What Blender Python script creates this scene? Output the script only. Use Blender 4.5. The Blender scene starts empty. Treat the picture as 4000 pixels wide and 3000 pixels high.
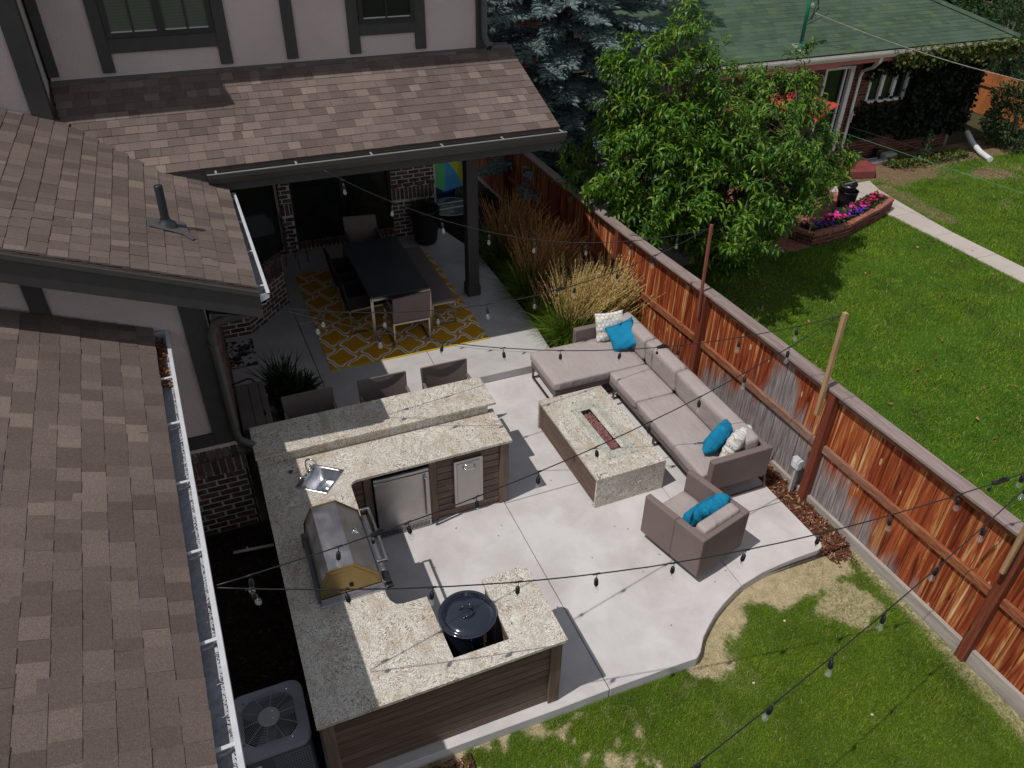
import bpy, bmesh, math, random
import numpy as np
from mathutils import Vector, Matrix
rnd = random.Random(7)
rs = np.random.RandomState(11)
scn = bpy.context.scene
col = scn.collection

# ------------------------------------------------------------------ camera
CP = Vector((0.09686, -6.91401, 6.26112)); YAW, PIT, ROL, FPX = 0.398048, 0.625357, 0.015362, 2995.19
fw = Vector((math.sin(YAW)*math.cos(PIT), math.cos(YAW)*math.cos(PIT), -math.sin(PIT)))
r0 = Vector((math.cos(YAW), -math.sin(YAW), 0)); u0 = r0.cross(fw)
rt = r0*math.cos(ROL) + u0*math.sin(ROL); up = -r0*math.sin(ROL) + u0*math.cos(ROL)
cam = bpy.data.objects.new('camera', bpy.data.cameras.new('camera')); col.objects.link(cam)
cam.matrix_world = Matrix(((rt.x, up.x, -fw.x, CP.x), (rt.y, up.y, -fw.y, CP.y), (rt.z, up.z, -fw.z, CP.z), (0, 0, 0, 1)))
cam.data.sensor_width = 36; cam.data.lens = 36*FPX/4000; cam.data.clip_end = 2000; cam.data.clip_start = 0.05
scn.camera = cam

def at(px, py, z=None, X=None, Y=None):
    """survey helper: the point of a real plane seen at a photo pixel"""
    d = fw + rt*((px-2000)/FPX) - up*((py-1500)/FPX)
    t = (z-CP.z)/d.z if z is not None else (X-CP.x)/d.x if X is not None else (Y-CP.y)/d.y
    return CP + d*t

# ------------------------------------------------------------------ light
SUN = Vector((-0.535, -0.108, 1.0)).normalized()
w = bpy.data.worlds.new('World'); scn.world = w; w.use_nodes = True
nt = w.node_tree; bg = nt.nodes['Background']
sky = nt.nodes.new('ShaderNodeTexSky'); sky.sky_type = 'NISHITA'; sky.sun_disc = False
sky.sun_elevation = math.asin(SUN.z); sky.sun_rotation = math.atan2(SUN.x, SUN.y)
sky.altitude = 1600; sky.air_density = 1.0; sky.dust_density = 0.8
hs_ = nt.nodes.new('ShaderNodeHueSaturation'); hs_.inputs['Saturation'].default_value = 0.33
nt.links.new(sky.outputs[0], hs_.inputs['Color']); nt.links.new(hs_.outputs[0], bg.inputs[0]); bg.inputs[1].default_value = 0.132
sl = bpy.data.lights.new('sun', 'SUN'); sl.energy = 3.3; sl.angle = math.radians(0.53); sl.color = (1.0, 0.965, 0.935)
so = bpy.data.objects.new('sun', sl); col.objects.link(so); so.rotation_euler = SUN.to_track_quat('Z', 'Y').to_euler(); so.location = (-10, -4, 20)
vs = scn.view_settings; scn.display_settings.display_device = 'sRGB'
vs.view_transform = 'Standard'; vs.look = 'None'; vs.exposure = 0.0; vs.gamma = 1.0; vs.use_curve_mapping = False
scn.render.engine = 'CYCLES'; scn.cycles.max_bounces = 6; scn.cycles.transparent_max_bounces = 12
scn.cycles.sample_clamp_indirect = 4.0; scn.cycles.use_denoising = True
try: scn.cycles.denoiser = 'OPENIMAGEDENOISE'
except Exception: pass
scn.cycles.caustics_reflective = False; scn.cycles.caustics_refractive = False

# ------------------------------------------------------------------ materials
class NB:
    def __init__(s, name, rough=0.7, metal=0.0, spec=0.5):
        s.m = bpy.data.materials.new(name); s.m.use_nodes = True; s.t = s.m.node_tree
        s.b = s.t.nodes['Principled BSDF']; s.b.inputs['Roughness'].default_value = rough
        s.b.inputs['Metallic'].default_value = metal; s.b.inputs['Specular IOR Level'].default_value = spec
    def n(s, typ, ins=None, **pr):
        nd = s.t.nodes.new(typ)
        for k, v in pr.items(): setattr(nd, k, v)
        for k, v in (ins or {}).items(): s.set(nd.inputs[k], v)
        return nd
    def set(s, sock, v):
        if isinstance(v, bpy.types.NodeSocket): s.t.links.new(v, sock)
        elif isinstance(v, (tuple, list)) and len(v) == 3 and sock.type == 'RGBA': sock.default_value = (*v, 1)
        else: sock.default_value = v
    def pos(s): return s.n('ShaderNodeNewGeometry').outputs['Position']
    def obj(s): return s.n('ShaderNodeTexCoord').outputs['Object']
    def scale(s, v, sc, rot=(0, 0, 0), loc=(0, 0, 0)):
        return s.n('ShaderNodeMapping', {'Vector': v, 'Scale': sc, 'Rotation': rot, 'Location': loc}).outputs[0]
    def noise(s, v, sc, det=4, rough=0.55, dist=0.0, out='Fac', lac=2.0):
        return s.n('ShaderNodeTexNoise', {'Vector': v, 'Scale': sc, 'Detail': det, 'Roughness': rough, 'Distortion': dist, 'Lacunarity': lac}).outputs[out]
    def vor(s, v, sc, feature='F1', out='Distance', rand=1.0):
        return s.n('ShaderNodeTexVoronoi', {'Vector': v, 'Scale': sc, 'Randomness': rand}, feature=feature).outputs[out]
    def ramp(s, f, stops, interp='LINEAR'):
        nd = s.n('ShaderNodeValToRGB', {'Fac': f}); cr = nd.color_ramp; cr.interpolation = interp
        while len(cr.elements) < len(stops): cr.elements.new(0.5)
        for e, (p, c) in zip(cr.elements, stops):
            e.position = p; e.color = (*c, 1) if not isinstance(c, (int, float)) else (c, c, c, 1)
        return nd.outputs[0]
    def mix(s, f, a, b, mode='MIX'):
        nd = s.n('ShaderNodeMix', data_type='RGBA', blend_type=mode)
        s.set(nd.inputs[0], f); s.set(nd.inputs[6], a); s.set(nd.inputs[7], b); return nd.outputs[2]
    def math(s, op, a, b=0.0, c=0.0, clamp=False):
        nd = s.n('ShaderNodeMath', operation=op, use_clamp=clamp); s.set(nd.inputs[0], a); s.set(nd.inputs[1], b); s.set(nd.inputs[2], c); return nd.outputs[0]
    def sep(s, v): return s.n('ShaderNodeSeparateXYZ', {0: v}).outputs
    def comb(s, x, y, z): return s.n('ShaderNodeCombineXYZ', {0: x, 1: y, 2: z}).outputs[0]
    def rand(s):
        a = s.n('ShaderNodeObjectInfo').outputs['Random']; b = s.n('ShaderNodeNewGeometry').outputs['Random Per Island']
        return s.math('FRACT', s.math('ADD', a, b))
    def base(s, c, bump=None, bs=0.2, bd=0.01, rough=None):
        s.set(s.b.inputs['Base Color'], c)
        if rough is not None: s.set(s.b.inputs['Roughness'], rough)
        if bump is not None:
            bn = s.n('ShaderNodeBump', {'Height': bump, 'Strength': bs, 'Distance': bd}); s.t.links.new(bn.outputs[0], s.b.inputs['Normal'])
        return s.m

MT = {}
def plain(name, c, rough=0.6, metal=0.0, var=0.12, sc=8.0, bump=0.0, spec=0.5):
    g = NB(name, rough, metal, spec); p = g.pos(); f = g.noise(p, sc, 5)
    cc = g.ramp(f, [(0.25, tuple(x*(1-var) for x in c)), (0.75, tuple(min(1, x*(1+var)) for x in c))])
    MT[name] = g.base(cc, g.noise(p, sc*8, 3) if bump else None, bump, 0.004); return MT[name]

def shingle_mat(name, stops, speck):
    g = NB(name, 0.95, 0, 0.08); p = g.pos(); r = g.rand()
    c = g.ramp(r, stops)
    big = g.noise(p, 0.9, 3); c = g.mix(0.5, c, g.ramp(big, [(0.3, (0.75,)*3), (0.7, (1.15,)*3)]), 'MULTIPLY')
    n1 = g.noise(p, 260, 3, 0.8); n2 = g.noise(p, 60, 3, 0.7)
    c = g.mix(0.8, c, g.ramp(n1, [(0.36, (0.45,)*3), (0.52, (1.0,)*3), (0.66, (1.75,)*3)]), 'MULTIPLY')
    c = g.mix(0.5, c, g.ramp(n2, [(0.3, (0.7,)*3), (0.7, (1.25,)*3)]), 'MULTIPLY')
    MT[name] = g.base(c, n1, 0.5, 0.003)
shingle_mat('brown_shingle', [(0.0, (.104, .078, .067)), (0.3, (.126, .095, .081)), (0.6, (.140, .106, .092)), (0.85, (.162, .124, .105)), (1.0, (.195, .152, .127))], 1)
shingle_mat('green_shingle', [(0.0, (.050, .078, .050)), (0.4, (.061, .093, .060)), (0.8, (.072, .104, .071)), (1.0, (.080, .112, .058))], 1)

def brick_mat(name, stops, smear, sc=(0.5, .72)):
    g = NB(name, 0.9, 0, 0.2); p = g.pos(); c = g.ramp(g.rand(), stops)
    n = g.noise(p, 22, 6, 0.7); c = g.mix(g.ramp(n, [(sc[0], 0.0), (sc[1], 0.75)]), c, smear)
    n2 = g.noise(p, 90, 4, 0.7); c = g.mix(0.7, c, g.ramp(n2, [(0.3, (0.6,)*3), (0.7, (1.3,)*3)]), 'MULTIPLY')
    MT[name] = g.base(c, n2, 0.6, 0.006)
brick_mat('tumbled_brick', [(0, (.055, .035, .034)), (.35, (.090, .050, .044)), (.7, (.13, .068, .056)), (1, (.11, .078, .068))], (.38, .29, .26), (.53, .76))
brick_mat('red_brick', [(0, (.080, .022, .014)), (.4, (.12, .034, .020)), (.8, (.17, .050, .028)), (1, (.09, .034, .026))], (.24, .12, .09), (.6, .9))
brick_mat('paver_brick', [(0, (.24, .080, .055)), (.5, (.30, .11, .075)), (1, (.26, .10, .08))], (.42, .26, .21), (.5, .8))
plain('mortar', (.60, .51, .47), 0.95, var=.2, sc=30, bump=.5)
plain('grey_mortar', (.20, .17, .15), 0.95, var=.2, sc=30, bump=.5)

g = NB('stucco', 0.92, 0, 0.2); p = g.pos()
n = g.noise(p, 45, 6, 0.65); n3 = g.noise(p, 1.3, 3)
MT['stucco'] = g.base(g.mix(0.5, (.50, .41, .395), g.ramp(n3, [(0.3, (.85,)*3), (.7, (1.1,)*3)]), 'MULTIPLY'), n, 0.8, 0.018)
plain('dark_trim', (.040, .036, .035), 0.75, var=.15, sc=12, bump=.2)
plain('gutter_paint', (.050, .047, .043), 0.55, var=.08, sc=6)
plain('flashing_metal', (.075, .070, .068), 0.6, var=.12, sc=6)
plain('gutter_rim', (.26, .25, .24), .5, var=.1)
plain('white_gutter', (.50, .50, .51), 0.45, var=.10, sc=10)
plain('gutter_lining', (.34, .35, .38), 0.6, .1, var=.30, sc=25)
plain('black_void', (.004, .004, .004), 0.9, var=0)
plain('mast_green', (.012, .16, .085), 0.4, var=.1)
plain('black_plastic', (.012, .012, .014), 0.35, var=.2)
plain('black_rubber', (.008, .008, .010), 0.55, var=.2)
plain('dark_pot', (.010, .010, .012), 0.45, var=.3)
plain('chrome', (.75, .75, .76), 0.12, 1.0, var=.02)
plain('white_vinyl', (.62, .62, .62), 0.4, var=.06)
plain('grey_metal', (.30, .30, .33), 0.5, .2, var=.1, sc=10)
plain('ac_top', (.25, .255, .30), 0.6, .1, var=.1, sc=14, bump=.2)
plain('ac_body', (.085, .092, .105), 0.6, .1, var=.1, sc=14)
plain('bark_brown', (.10, .065, .045), 0.95, var=.3, sc=12, bump=.6)
plain('soil', (.020, .014, .010), 1.0, var=.5, sc=14, bump=.6)
plain('cable_black', (.010, .010, .012), 0.5, var=.1)
plain('red_paint', (.20, .045, .040), 0.6, var=.18, sc=5, bump=.15)
plain('red_canvas', (.45, .030, .032), 0.7, var=.07, sc=3)
plain('green_cord', (.03, .22, .08), 0.5, var=.1)
plain('blue_plastic', (.010, .10, .42), 0.35, var=.1)
plain('canvas_blue', (.06, .30, .55), 0.7, var=.05)
plain('canvas_yellow', (.50, .50, .03), 0.7, var=.05)
plain('canvas_green', (.10, .45, .16), 0.7, var=.05)
plain('fascia_pink', (.40, .11, .11), 0.6, var=.12, sc=3)
plain('offwhite_paint', (.55, .50, .45), 0.6, var=.1, sc=4)
plain('cabinet_tan', (.085, .072, .060), 0.7, var=.2, sc=5)
plain('rust_metal', (.055, .022, .014), 0.6, .3, var=.3, sc=30)
plain('stone_grey', (.30, .27, .25), 0.9, var=.2, sc=12, bump=.5)
plain('label_white', (.6, .6, .6), 0.6, var=0)
plain('vent_rubber', (.018, .022, .026), 0.5, var=.15)
plain('burner_black', (.012, .012, .014), 0.5, .5, var=.2)
plain('petal_magenta', (.60, .015, .22), 0.6, var=.2, sc=20)
plain('petal_crimson', (.42, .008, .075), 0.6, var=.2, sc=20)
plain('petal_purple', (.060, .018, .33), 0.6, var=.2, sc=20)
plain('petal_white', (.42, .40, .38), 0.8, var=.1)
plain('print_orange', (.30, .12, .03), 0.8, var=.1)
plain('print_grey', (.07, .085, .10), 0.8, var=.1)
plain('mat_black', (.010, .011, .016), 0.9, var=.2)
plain('lawn_pebble', (.55, .42, .33), .8, var=.15)

def wood_mat(name, cols, grain=(30, 30, 2.2), rough=0.7, knots=True, vary=0.35, spec=.3):
    g = NB(name, rough, 0, spec); p = g.pos(); r = g.rand()
    off = g.math('MULTIPLY', r, 37.0); s_ = g.sep(p)
    v = g.comb(g.math('ADD', s_[0], off), g.math('ADD', s_[1], off), s_[2])
    v2 = g.scale(v, grain)
    n = g.noise(v2, 1.0, 5, 0.6, 0.6)
    c = g.ramp(n, cols)
    f = g.noise(g.scale(v, tuple(x*4 for x in grain)), 1.0, 3, 0.6)
    c = g.mix(0.5, c, g.ramp(f, [(.3, (.7,)*3), (.7, (1.25,)*3)]), 'MULTIPLY')
    c = g.mix(vary, c, g.ramp(r, [(0, (.55,)*3), (1, (1.35,)*3)]), 'MULTIPLY')
    MT[name] = g.base(c, f, 0.25, 0.004); return g
wood_mat('kitchen_cladding', [(.3, (.095, .060, .045)), (.55, (.15, .097, .074)), (.75, (.205, .142, .110))], (1.6, 1.6, 30), .65)
wood_mat('kitchen_post', [(.3, (.11, .072, .052)), (.55, (.165, .112, .082)), (.75, (.215, .152, .115))], (24, 24, 1.6), .65)
wood_mat('pole_red', [(.3, (.19, .055, .035)), (.7, (.30, .10, .07))], (40, 40, 2), .7)
wood_mat('pole_tan', [(.3, (.30, .18, .085)), (.7, (.42, .27, .14))], (40, 40, 2), .7)
wood_mat('cap_grey', [(.3, (.19, .140, .125)), (.7, (.29, .225, .205))], (22, 1.6, 22), .85, vary=.2)
wood_mat('kick_grey', [(.3, (.27, .235, .20)), (.7, (.40, .35, .31))], (22, 1.6, 22), .85, vary=.2)
wood_mat('cedar_orange', [(.3, (.28, .085, .022)), (.7, (.42, .15, .045))], (14, 14, 1.5), .75)

# stained fence: red brown stain worn to tan and, low down, bare silver grey
def fence_mat(name, gr):
    g = NB(name, 0.75, 0, 0.15); p = g.pos(); r = g.rand(); s_ = g.sep(p)
    off = g.math('MULTIPLY', r, 53.0)
    v = g.comb(g.math('ADD', s_[0], off), g.math('ADD', s_[1], off), g.math('ADD', s_[2], off))
    n1 = g.noise(g.scale(v, gr), 1.0, 4, 0.58, 1.1)
    n2 = g.noise(g.scale(v, tuple(x*3.5 for x in gr)), 1.0, 4, 0.6, .4)
    red = g.ramp(n1, [(.30, (.085, .016, .008)), (.43, (.225, .041, .015)), (.54, (.33, .082, .026)), (.62, (.47, .21, .078)), (.73, (.62, .42, .21))])
    red = g.mix(0.55, red, g.ramp(r, [(0, (.55, .42, .38)), (.6, (1, 1, 1)), (.8, (1.25, 1.5, 1.5)), (1, (1.5, 2.2, 2.6))]), 'MULTIPLY')
    gre = g.ramp(n2, [(.3, (.15, .125, .125)), (.5, (.23, .20, .195)), (.7, (.34, .30, .28))])
    # bare band: low on the boards of the two middle panels, reaching up around y = -1.3
    y = s_[1]; z = s_[2]
    b1 = g.math('SUBTRACT', 1.0, g.math('MULTIPLY', g.math('ABSOLUTE', g.math('ADD', y, 1.5)), 0.42))
    b2 = g.math('MULTIPLY', g.math('SUBTRACT', 1.0, g.math('MULTIPLY', g.math('ABSOLUTE', g.math('ADD', y, 1.42)), 3.2)), 0.55)
    h = g.math('ADD', g.math('MULTIPLY', b1, 1.12), g.math('MAXIMUM', b2, 0.0))
    wob = g.noise(g.scale(v, (5, 5, 1.2)), 1.0, 3, .6)
    f = g.math('ADD', g.math('SUBTRACT', h, z), g.math('MULTIPLY', g.math('SUBTRACT', wob, .5), 1.1))
    f = g.math('MULTIPLY', f, 3.0, clamp=True)
    kn = g.vor(g.scale(v, (6.5, 6.5, 2.0)), 1.0); red = g.mix(g.ramp(kn, [(.07, .85), (.11, 0.0)]), red, (.62, .40, .22)); red = g.mix(g.ramp(kn, [(.025, .8), (.04, 0.0)]), red, (.10, .03, .015))
    c = g.mix(f, red, gre)
    c = g.mix(0.45, c, g.ramp(n2, [(.3, (.65,)*3), (.7, (1.25,)*3)]), 'MULTIPLY')
    MT[name] = g.base(c, n2, 0.25, 0.004)
fence_mat('fence_stain', (17, 17, .95))
g = NB('fence_rail', 0.7, 0, .3); p = g.pos(); n = g.noise(g.scale(p, (60, 3, 26)), 1, 4, .6, 2.2); s_ = g.sep(p)
c = g.ramp(n, [(.3, (.12, .030, .014)), (.5, (.24, .075, .032)), (.7, (.36, .17, .085))])
f = g.math('SUBTRACT', 1.0, g.math('MULTIPLY', g.math('ABSOLUTE', g.math('ADD', s_[1], 1.9)), 0.62), clamp=True)
MT['fence_rail'] = g.base(g.mix(g.math('MULTIPLY', f, .75), c, g.ramp(n, [(.3, (.16, .10, .075)), (.7, (.30, .22, .18))])), n, .2, .004)
wood_mat('fence_post', [(.3, (.10, .022, .012)), (.55, (.17, .042, .022)), (.75, (.25, .085, .05))], (24, 24, 1.5), .65, vary=.2)

# concrete
def concrete(name, c0, stain, amt, sc=1.6):
    g = NB(name, 0.85, 0, .3); p = g.pos(); n = g.noise(p, sc, 6, .6, .4); n2 = g.noise(p, 7, 5, .6); n3 = g.noise(p, 120, 3, .6)
    c = g.mix(g.ramp(n, [(.42, 0.0), (.72, amt)]), c0, stain)
    c = g.mix(.35, c, g.ramp(n2, [(.3, (.88,)*3), (.7, (1.08,)*3)]), 'MULTIPLY')
    c = g.mix(.3, c, g.ramp(n3, [(.3, (.85,)*3), (.7, (1.1,)*3)]), 'MULTIPLY')
    MT[name] = g.base(c, n3, .12, .003)
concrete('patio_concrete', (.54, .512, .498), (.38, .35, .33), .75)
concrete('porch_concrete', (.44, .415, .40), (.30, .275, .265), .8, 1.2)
concrete('old_step', (.32, .29, .28), (.16, .14, .135), .9, 5)
concrete('walk_concrete', (.44, .385, .34), (.36, .31, .27), .6)

# granite
g = NB('granite', 0.20, 0, .5); p = g.pos()
w1 = g.noise(p, 3.0, 4, .6, 1.0, 'Color'); v = g.n('ShaderNodeVectorMath', {0: p, 1: w1}, operation='ADD').outputs[0]
a = g.noise(g.scale(v, (1, 1.6, 1)), 17, 6, .68, 2.6); b = g.noise(g.scale(v, (1, 2.2, 1)), 36, 4, .6, 2.0); big = g.noise(p, 2.2, 4, .6, .8)
c = g.ramp(a, [(.375, (.08, .052, .030)), (.435, (.26, .19, .115)), (.48, (.62, .58, .49)), (.565, (.82, .80, .76)), (.63, (.50, .42, .29))])
c = g.mix(g.ramp(b, [(.40, .92), (.46, 0.0)]), c, (.085, .062, .05))
c = g.mix(.55, c, g.ramp(big, [(.30, (.66, .57, .44)), (.5, (.95, .95, .94)), (.75, (1.05, 1.05, 1.05))]), 'MULTIPLY')
vn = g.noise(g.scale(p, (1.2, .5, 1), (0, 0, .6)), 4.5, 5, .62, 1.8); c = g.mix(g.ramp(vn, [(.52, 0.0), (.62, .42)]), c, (.30, .22, .13))
MT['granite'] = g.base(c)

def steel(name, c, rough, sc=(3, 120, 3)):
    g = NB(name, rough, 1.0); p = g.obj(); n = g.noise(g.scale(p, sc), 1, 4, .6); s2 = g.noise(p, 5, 4)
    cc = g.mix(.35, g.ramp(n, [(.3, tuple(x*.8 for x in c)), (.7, c)]), g.ramp(s2, [(.3, (.75,)*3), (.7, (1.05,)*3)]), 'MULTIPLY')
    MT[name] = g.base(cc, rough=g.ramp(s2, [(.3, rough*.8), (.7, rough*1.3)]))
steel('stainless', (.46, .44, .43), .33); steel('hood_steel', (.50, .48, .50), .38, (120, 3, 3)); steel('brushed_leg', (.50, .46, .40), .35, (3, 3, 80))
steel('sink_steel', (.62, .62, .66), .34)
steel('sled_steel', (.22, .19, .175), .4)
steel('hood_side', (.34, .25, .115), .36, (3, 3, 120))

g = NB('enamel', 0.10, 0, .6); g.b.inputs['Coat Weight'].default_value = .6; p = g.pos()
MT['enamel'] = g.base(g.ramp(g.noise(p, 400, 2), [(.3, (.010, .013, .022)), (.8, (.018, .023, .036))]))
def fabric(name, c, var=.06, sheen=.0, wr=0.25):
    g = NB(name, 0.88, 0, .2); p = g.pos(); wv = g.noise(p, 500, 2); n = g.noise(p, 4, 4); w2 = g.noise(g.scale(p, (9, 3, 4)), 1.0, 3, .5, .8)
    cc = g.mix(.5, g.ramp(n, [(.3, tuple(x*(1-var) for x in c)), (.7, tuple(x*(1+var) for x in c))]), g.ramp(wv, [(.3, (.82,)*3), (.7, (1.15,)*3)]), 'MULTIPLY')
    w3 = g.noise(g.scale(p, (2.5, 26, 6)), 1.0, 3, .5, 1.2); MT[name] = g.base(cc, g.math('ADD', w2, g.math('MULTIPLY', w3, .35)), wr, .03)
fabric('taupe_sling', (.170, .130, .119), wr=.0); fabric('taupe_cushion', (.345, .295, .278), wr=.6); fabric('turquoise', (.008, .195, .345), .12, wr=.9)
fabric('stool_mesh', (.145, .115, .105), wr=0.0); fabric('shaded_sling', (.022, .018, .017), wr=0)  # last fabric: taupe sling with porch shade put into its colour

# hexagon print pillow (UV) : voronoi cell edges on a hex lattice
g = NB('hex_print', .85, 0, .2); uv = g.n('ShaderNodeTexCoord').outputs['UV']; s_ = g.sep(uv)
def hexedge(g, u, v, n):
    # distance to the border of a hexagonal tiling, two staggered rectangular lattices
    def cell(du, dv):
        x = g.math('SUBTRACT', g.math('FRACT', g.math('ADD', g.math('MULTIPLY', u, n), du)), .5)
        y = g.math('MULTIPLY', g.math('SUBTRACT', g.math('FRACT', g.math('ADD', g.math('MULTIPLY', v, n/1.732), dv)), .5), 1.732)
        return x, y
    def hd(x, y):
        ax = g.math('ABSOLUTE', x); ay = g.math('ABSOLUTE', y)
        return g.math('MAXIMUM', ax, g.math('ADD', g.math('MULTIPLY', ax, .5), g.math('MULTIPLY', ay, .866)))
    a = hd(*cell(0, 0)); b = hd(*cell(.5, .5)); return g.math('MINIMUM', a, b)
hd = hexedge(g, s_[0], s_[1], 7.0)
line = g.math('SUBTRACT', 1.0, g.math('GREATER_THAN', g.math('ABSOLUTE', g.math('SUBTRACT', hd, .425)), .042))
rowc = g.ramp(g.math('FRACT', g.math('MULTIPLY', s_[1], 2.02)), [(0, (.16, .15, .145)), (.25, (.27, .42, .45)), (.5, (.50, .42, .16)), (.75, (.18, .17, .165)), (.9, (.25, .42, .46))], 'CONSTANT')
MT['hex_print'] = g.base(g.mix(line, (.70, .66, .62), rowc), g.noise(g.pos(), 14, 3), .5, .02)

# rug
g = NB('rug_pattern', .95, 0, .1); p = g.pos(); s_ = g.sep(p)
u = g.math('MULTIPLY', g.math('SUBTRACT', s_[0], 1.37), 2*math.pi/.50); v_ = g.math('MULTIPLY', g.math('SUBTRACT', s_[1], 2.40), 2*math.pi/.56)
wob = g.math('MULTIPLY', g.math('SINE', g.math('MULTIPLY', v_, 2.0)), .34)
wob2 = g.math('MULTIPLY', g.math('SINE', g.math('MULTIPLY', u, 2.0)), -.34)
f = g.math('ADD', g.math('COSINE', g.math('ADD', u, wob)), g.math('COSINE', g.math('ADD', v_, wob2)))
fa = g.math('ABSOLUTE', f); li = g.math('LESS_THAN', g.math('ABSOLUTE', g.math('SUBTRACT', fa, .38)), .19)
nn = g.noise(p, 60, 3); yb = g.ramp(nn, [(.3, (.47, .225, .012)), (.7, (.56, .290, .022))])
c = g.mix(li, yb, (.74, .67, .58))
MT['rug_pattern'] = g.base(c, g.noise(p, 300, 2), .3, .003)
plain('rug_edge', (.50, .38, .02), .9, var=.08)

# glass
g = NB('clear_glass', .02, 0, .5); g.b.inputs['Base Color'].default_value = (.45, .62, .55, 1); g.b.inputs['Alpha'].default_value = .10; MT['clear_glass'] = g.m
g = NB('bulb_glass', .03, 0, .6); g.b.inputs['Base Color'].default_value = (.6, .6, .6, 1); g.b.inputs['Alpha'].default_value = .13; MT['bulb_glass'] = g.m
g = NB('window_glass', .06, 0, .6); p = g.pos(); g.base((.012, .014, .013)); MT['window_glass'] = g.m  # opaque; darkness of the rooms behind is put into the glass colour
g = NB('blind_glass', .10, 0, .5); p = g.pos(); sz = g.sep(p)[2]
wv = g.math('SINE', g.math('MULTIPLY', sz, 190.0)); MT['blind_glass'] = g.base(g.ramp(g.math('ADD', g.math('MULTIPLY', wv, .5), .5), [(0, (.075, .090, .068)), (1, (.090, .105, .082))]))
g = NB('table_glass', .18, 0, .5); MT['table_glass'] = g.base(g.ramp(g.noise(g.pos(), 3), [(.3, (.045, .053, .056)), (.7, (.055, .064, .068))]))
plain('lava_rock', (.19, .080, .080), .9, var=.5, sc=30, bump=.6)

# foliage : per-leaf variation
def leafm(name, stops, rough=.45, trans=.25, attr=None, spec=.2):
    g = NB(name, rough, 0, spec); r = g.rand(); c = g.ramp(r, stops)
    c = g.mix(.5, c, g.ramp(g.noise(g.pos(), 2.0, 2), [(.3, (.75,)*3), (.7, (1.2,)*3)]), 'MULTIPLY')
    if attr:
        c = g.mix(.8, c, g.ramp(g.noise(g.pos(), 1.7, 4, .6), [(.35, (.45, .55, .6)), (.5, (.9, .95, 1)), (.68, (1.25, 1.15, .9))]), 'MULTIPLY')
        at_ = g.n('ShaderNodeAttribute', attribute_name=attr[0]).outputs['Fac']
        c = g.mix(at_, c, g.ramp(r, attr[1]))
    g.base(c)
    if trans:
        tb = g.n('ShaderNodeBsdfTranslucent', {'Color': g.mix(.5, c, (.12, .22, .02))}); ms = g.n('ShaderNodeMixShader', {0: trans})
        g.t.links.new(g.b.outputs[0], ms.inputs[1]); g.t.links.new(tb.outputs[0], ms.inputs[2])
        g.t.links.new(ms.outputs[0], g.t.nodes['Material Output'].inputs[0])
    MT[name] = g.m
leafm('peach_leaf', [(0, (.018, .060, .004)), (.4, (.048, .125, .007)), (.8, (.105, .215, .012)), (1, (.20, .27, .025))], .40, .26, spec=.32)
leafm('ivy_leaf', [(0, (.03, .055, .012)), (.5, (.065, .10, .018)), (.85, (.13, .15, .03)), (1, (.22, .12, .06))], .45, .2)
leafm('shaded_ivy', [(0, (.004, .006, .003)), (1, (.010, .016, .007))], .6, 0)  # ivy with deep shadow put into the leaf colour; far trees reuse it
leafm('shrub_leaf', [(0, (.018, .04, .014)), (1, (.045, .085, .03))], .5, .15)
leafm('spruce_needle', [(0, (.065, .098, .096)), (.5, (.12, .168, .168)), (1, (.22, .28, .275))], .6, .0)
leafm('lawn_blade', [(0, (.068, .150, .003)), (.5, (.125, .235, .006)), (.85, (.185, .295, .010)), (1, (.36, .34, .05))], .85, .25, ('dry', [(0, (.20, .155, .07)), (.6, (.46, .38, .20)), (1, (.60, .51, .30))]))
leafm('grass_blade', [(0, (.035, .085, .008)), (.6, (.085, .165, .014)), (1, (.22, .26, .03))], .5, .25)
leafm('grass_plume', [(0, (.50, .35, .12)), (.6, (.70, .51, .20)), (1, (.80, .63, .32))], .75, .25)
leafm('plume_brown', [(0, (.34, .14, .05)), (.6, (.48, .23, .085)), (1, (.56, .34, .15))], .75, .25)
leafm('houseplant', [(0, (.010, .020, .008)), (1, (.028, .045, .018))], .5, .1)
leafm('bark_chip', [(0, (.055, .018, .010)), (.5, (.115, .042, .022)), (.85, (.17, .075, .04)), (1, (.42, .28, .17))], .9, 0, spec=.2)
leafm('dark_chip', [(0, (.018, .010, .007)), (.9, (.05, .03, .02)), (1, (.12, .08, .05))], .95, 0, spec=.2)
leafm('dead_leaf', [(0, (.10, .04, .02)), (.6, (.25, .10, .04)), (1, (.38, .20, .08))], .8, 0)
def groundm(name, green, dirt, attr):
    g = NB(name, .95, 0, .15); p = g.pos(); n = g.noise(p, 9, 6, .65); n2 = g.noise(p, 70, 4, .7)
    dr = g.n('ShaderNodeAttribute', attribute_name=attr).outputs['Fac']; hf = g.noise(p, 26, 5, .7); dr = g.math('MULTIPLY', g.math('SUBTRACT', g.math('ADD', dr, g.math('MULTIPLY', g.math('SUBTRACT', hf, .5), 1.5)), .42), 2.2, clamp=True)
    c = g.mix(dr, green, g.ramp(n, [(.3, tuple(x*.6 for x in dirt)), (.7, dirt)]))
    c = g.mix(.7, c, g.ramp(n2, [(.3, (.5,)*3), (.7, (1.4,)*3)]), 'MULTIPLY')
    MT[name] = g.base(c, n2, .6, .02)
groundm('lawn_soil', (.060, .105, .008), (.50, .41, .25), 'dry'); groundm('yard_soil', (.045, .110, .008), (.21, .135, .08), 'dry')
g = NB('far_ground', .95, 0, .1); p = g.pos(); MT['far_ground'] = g.base(g.ramp(g.noise(p, .8, 6, .7), [(.3, (.025, .035, .012)), (.7, (.07, .06, .03))]))
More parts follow.
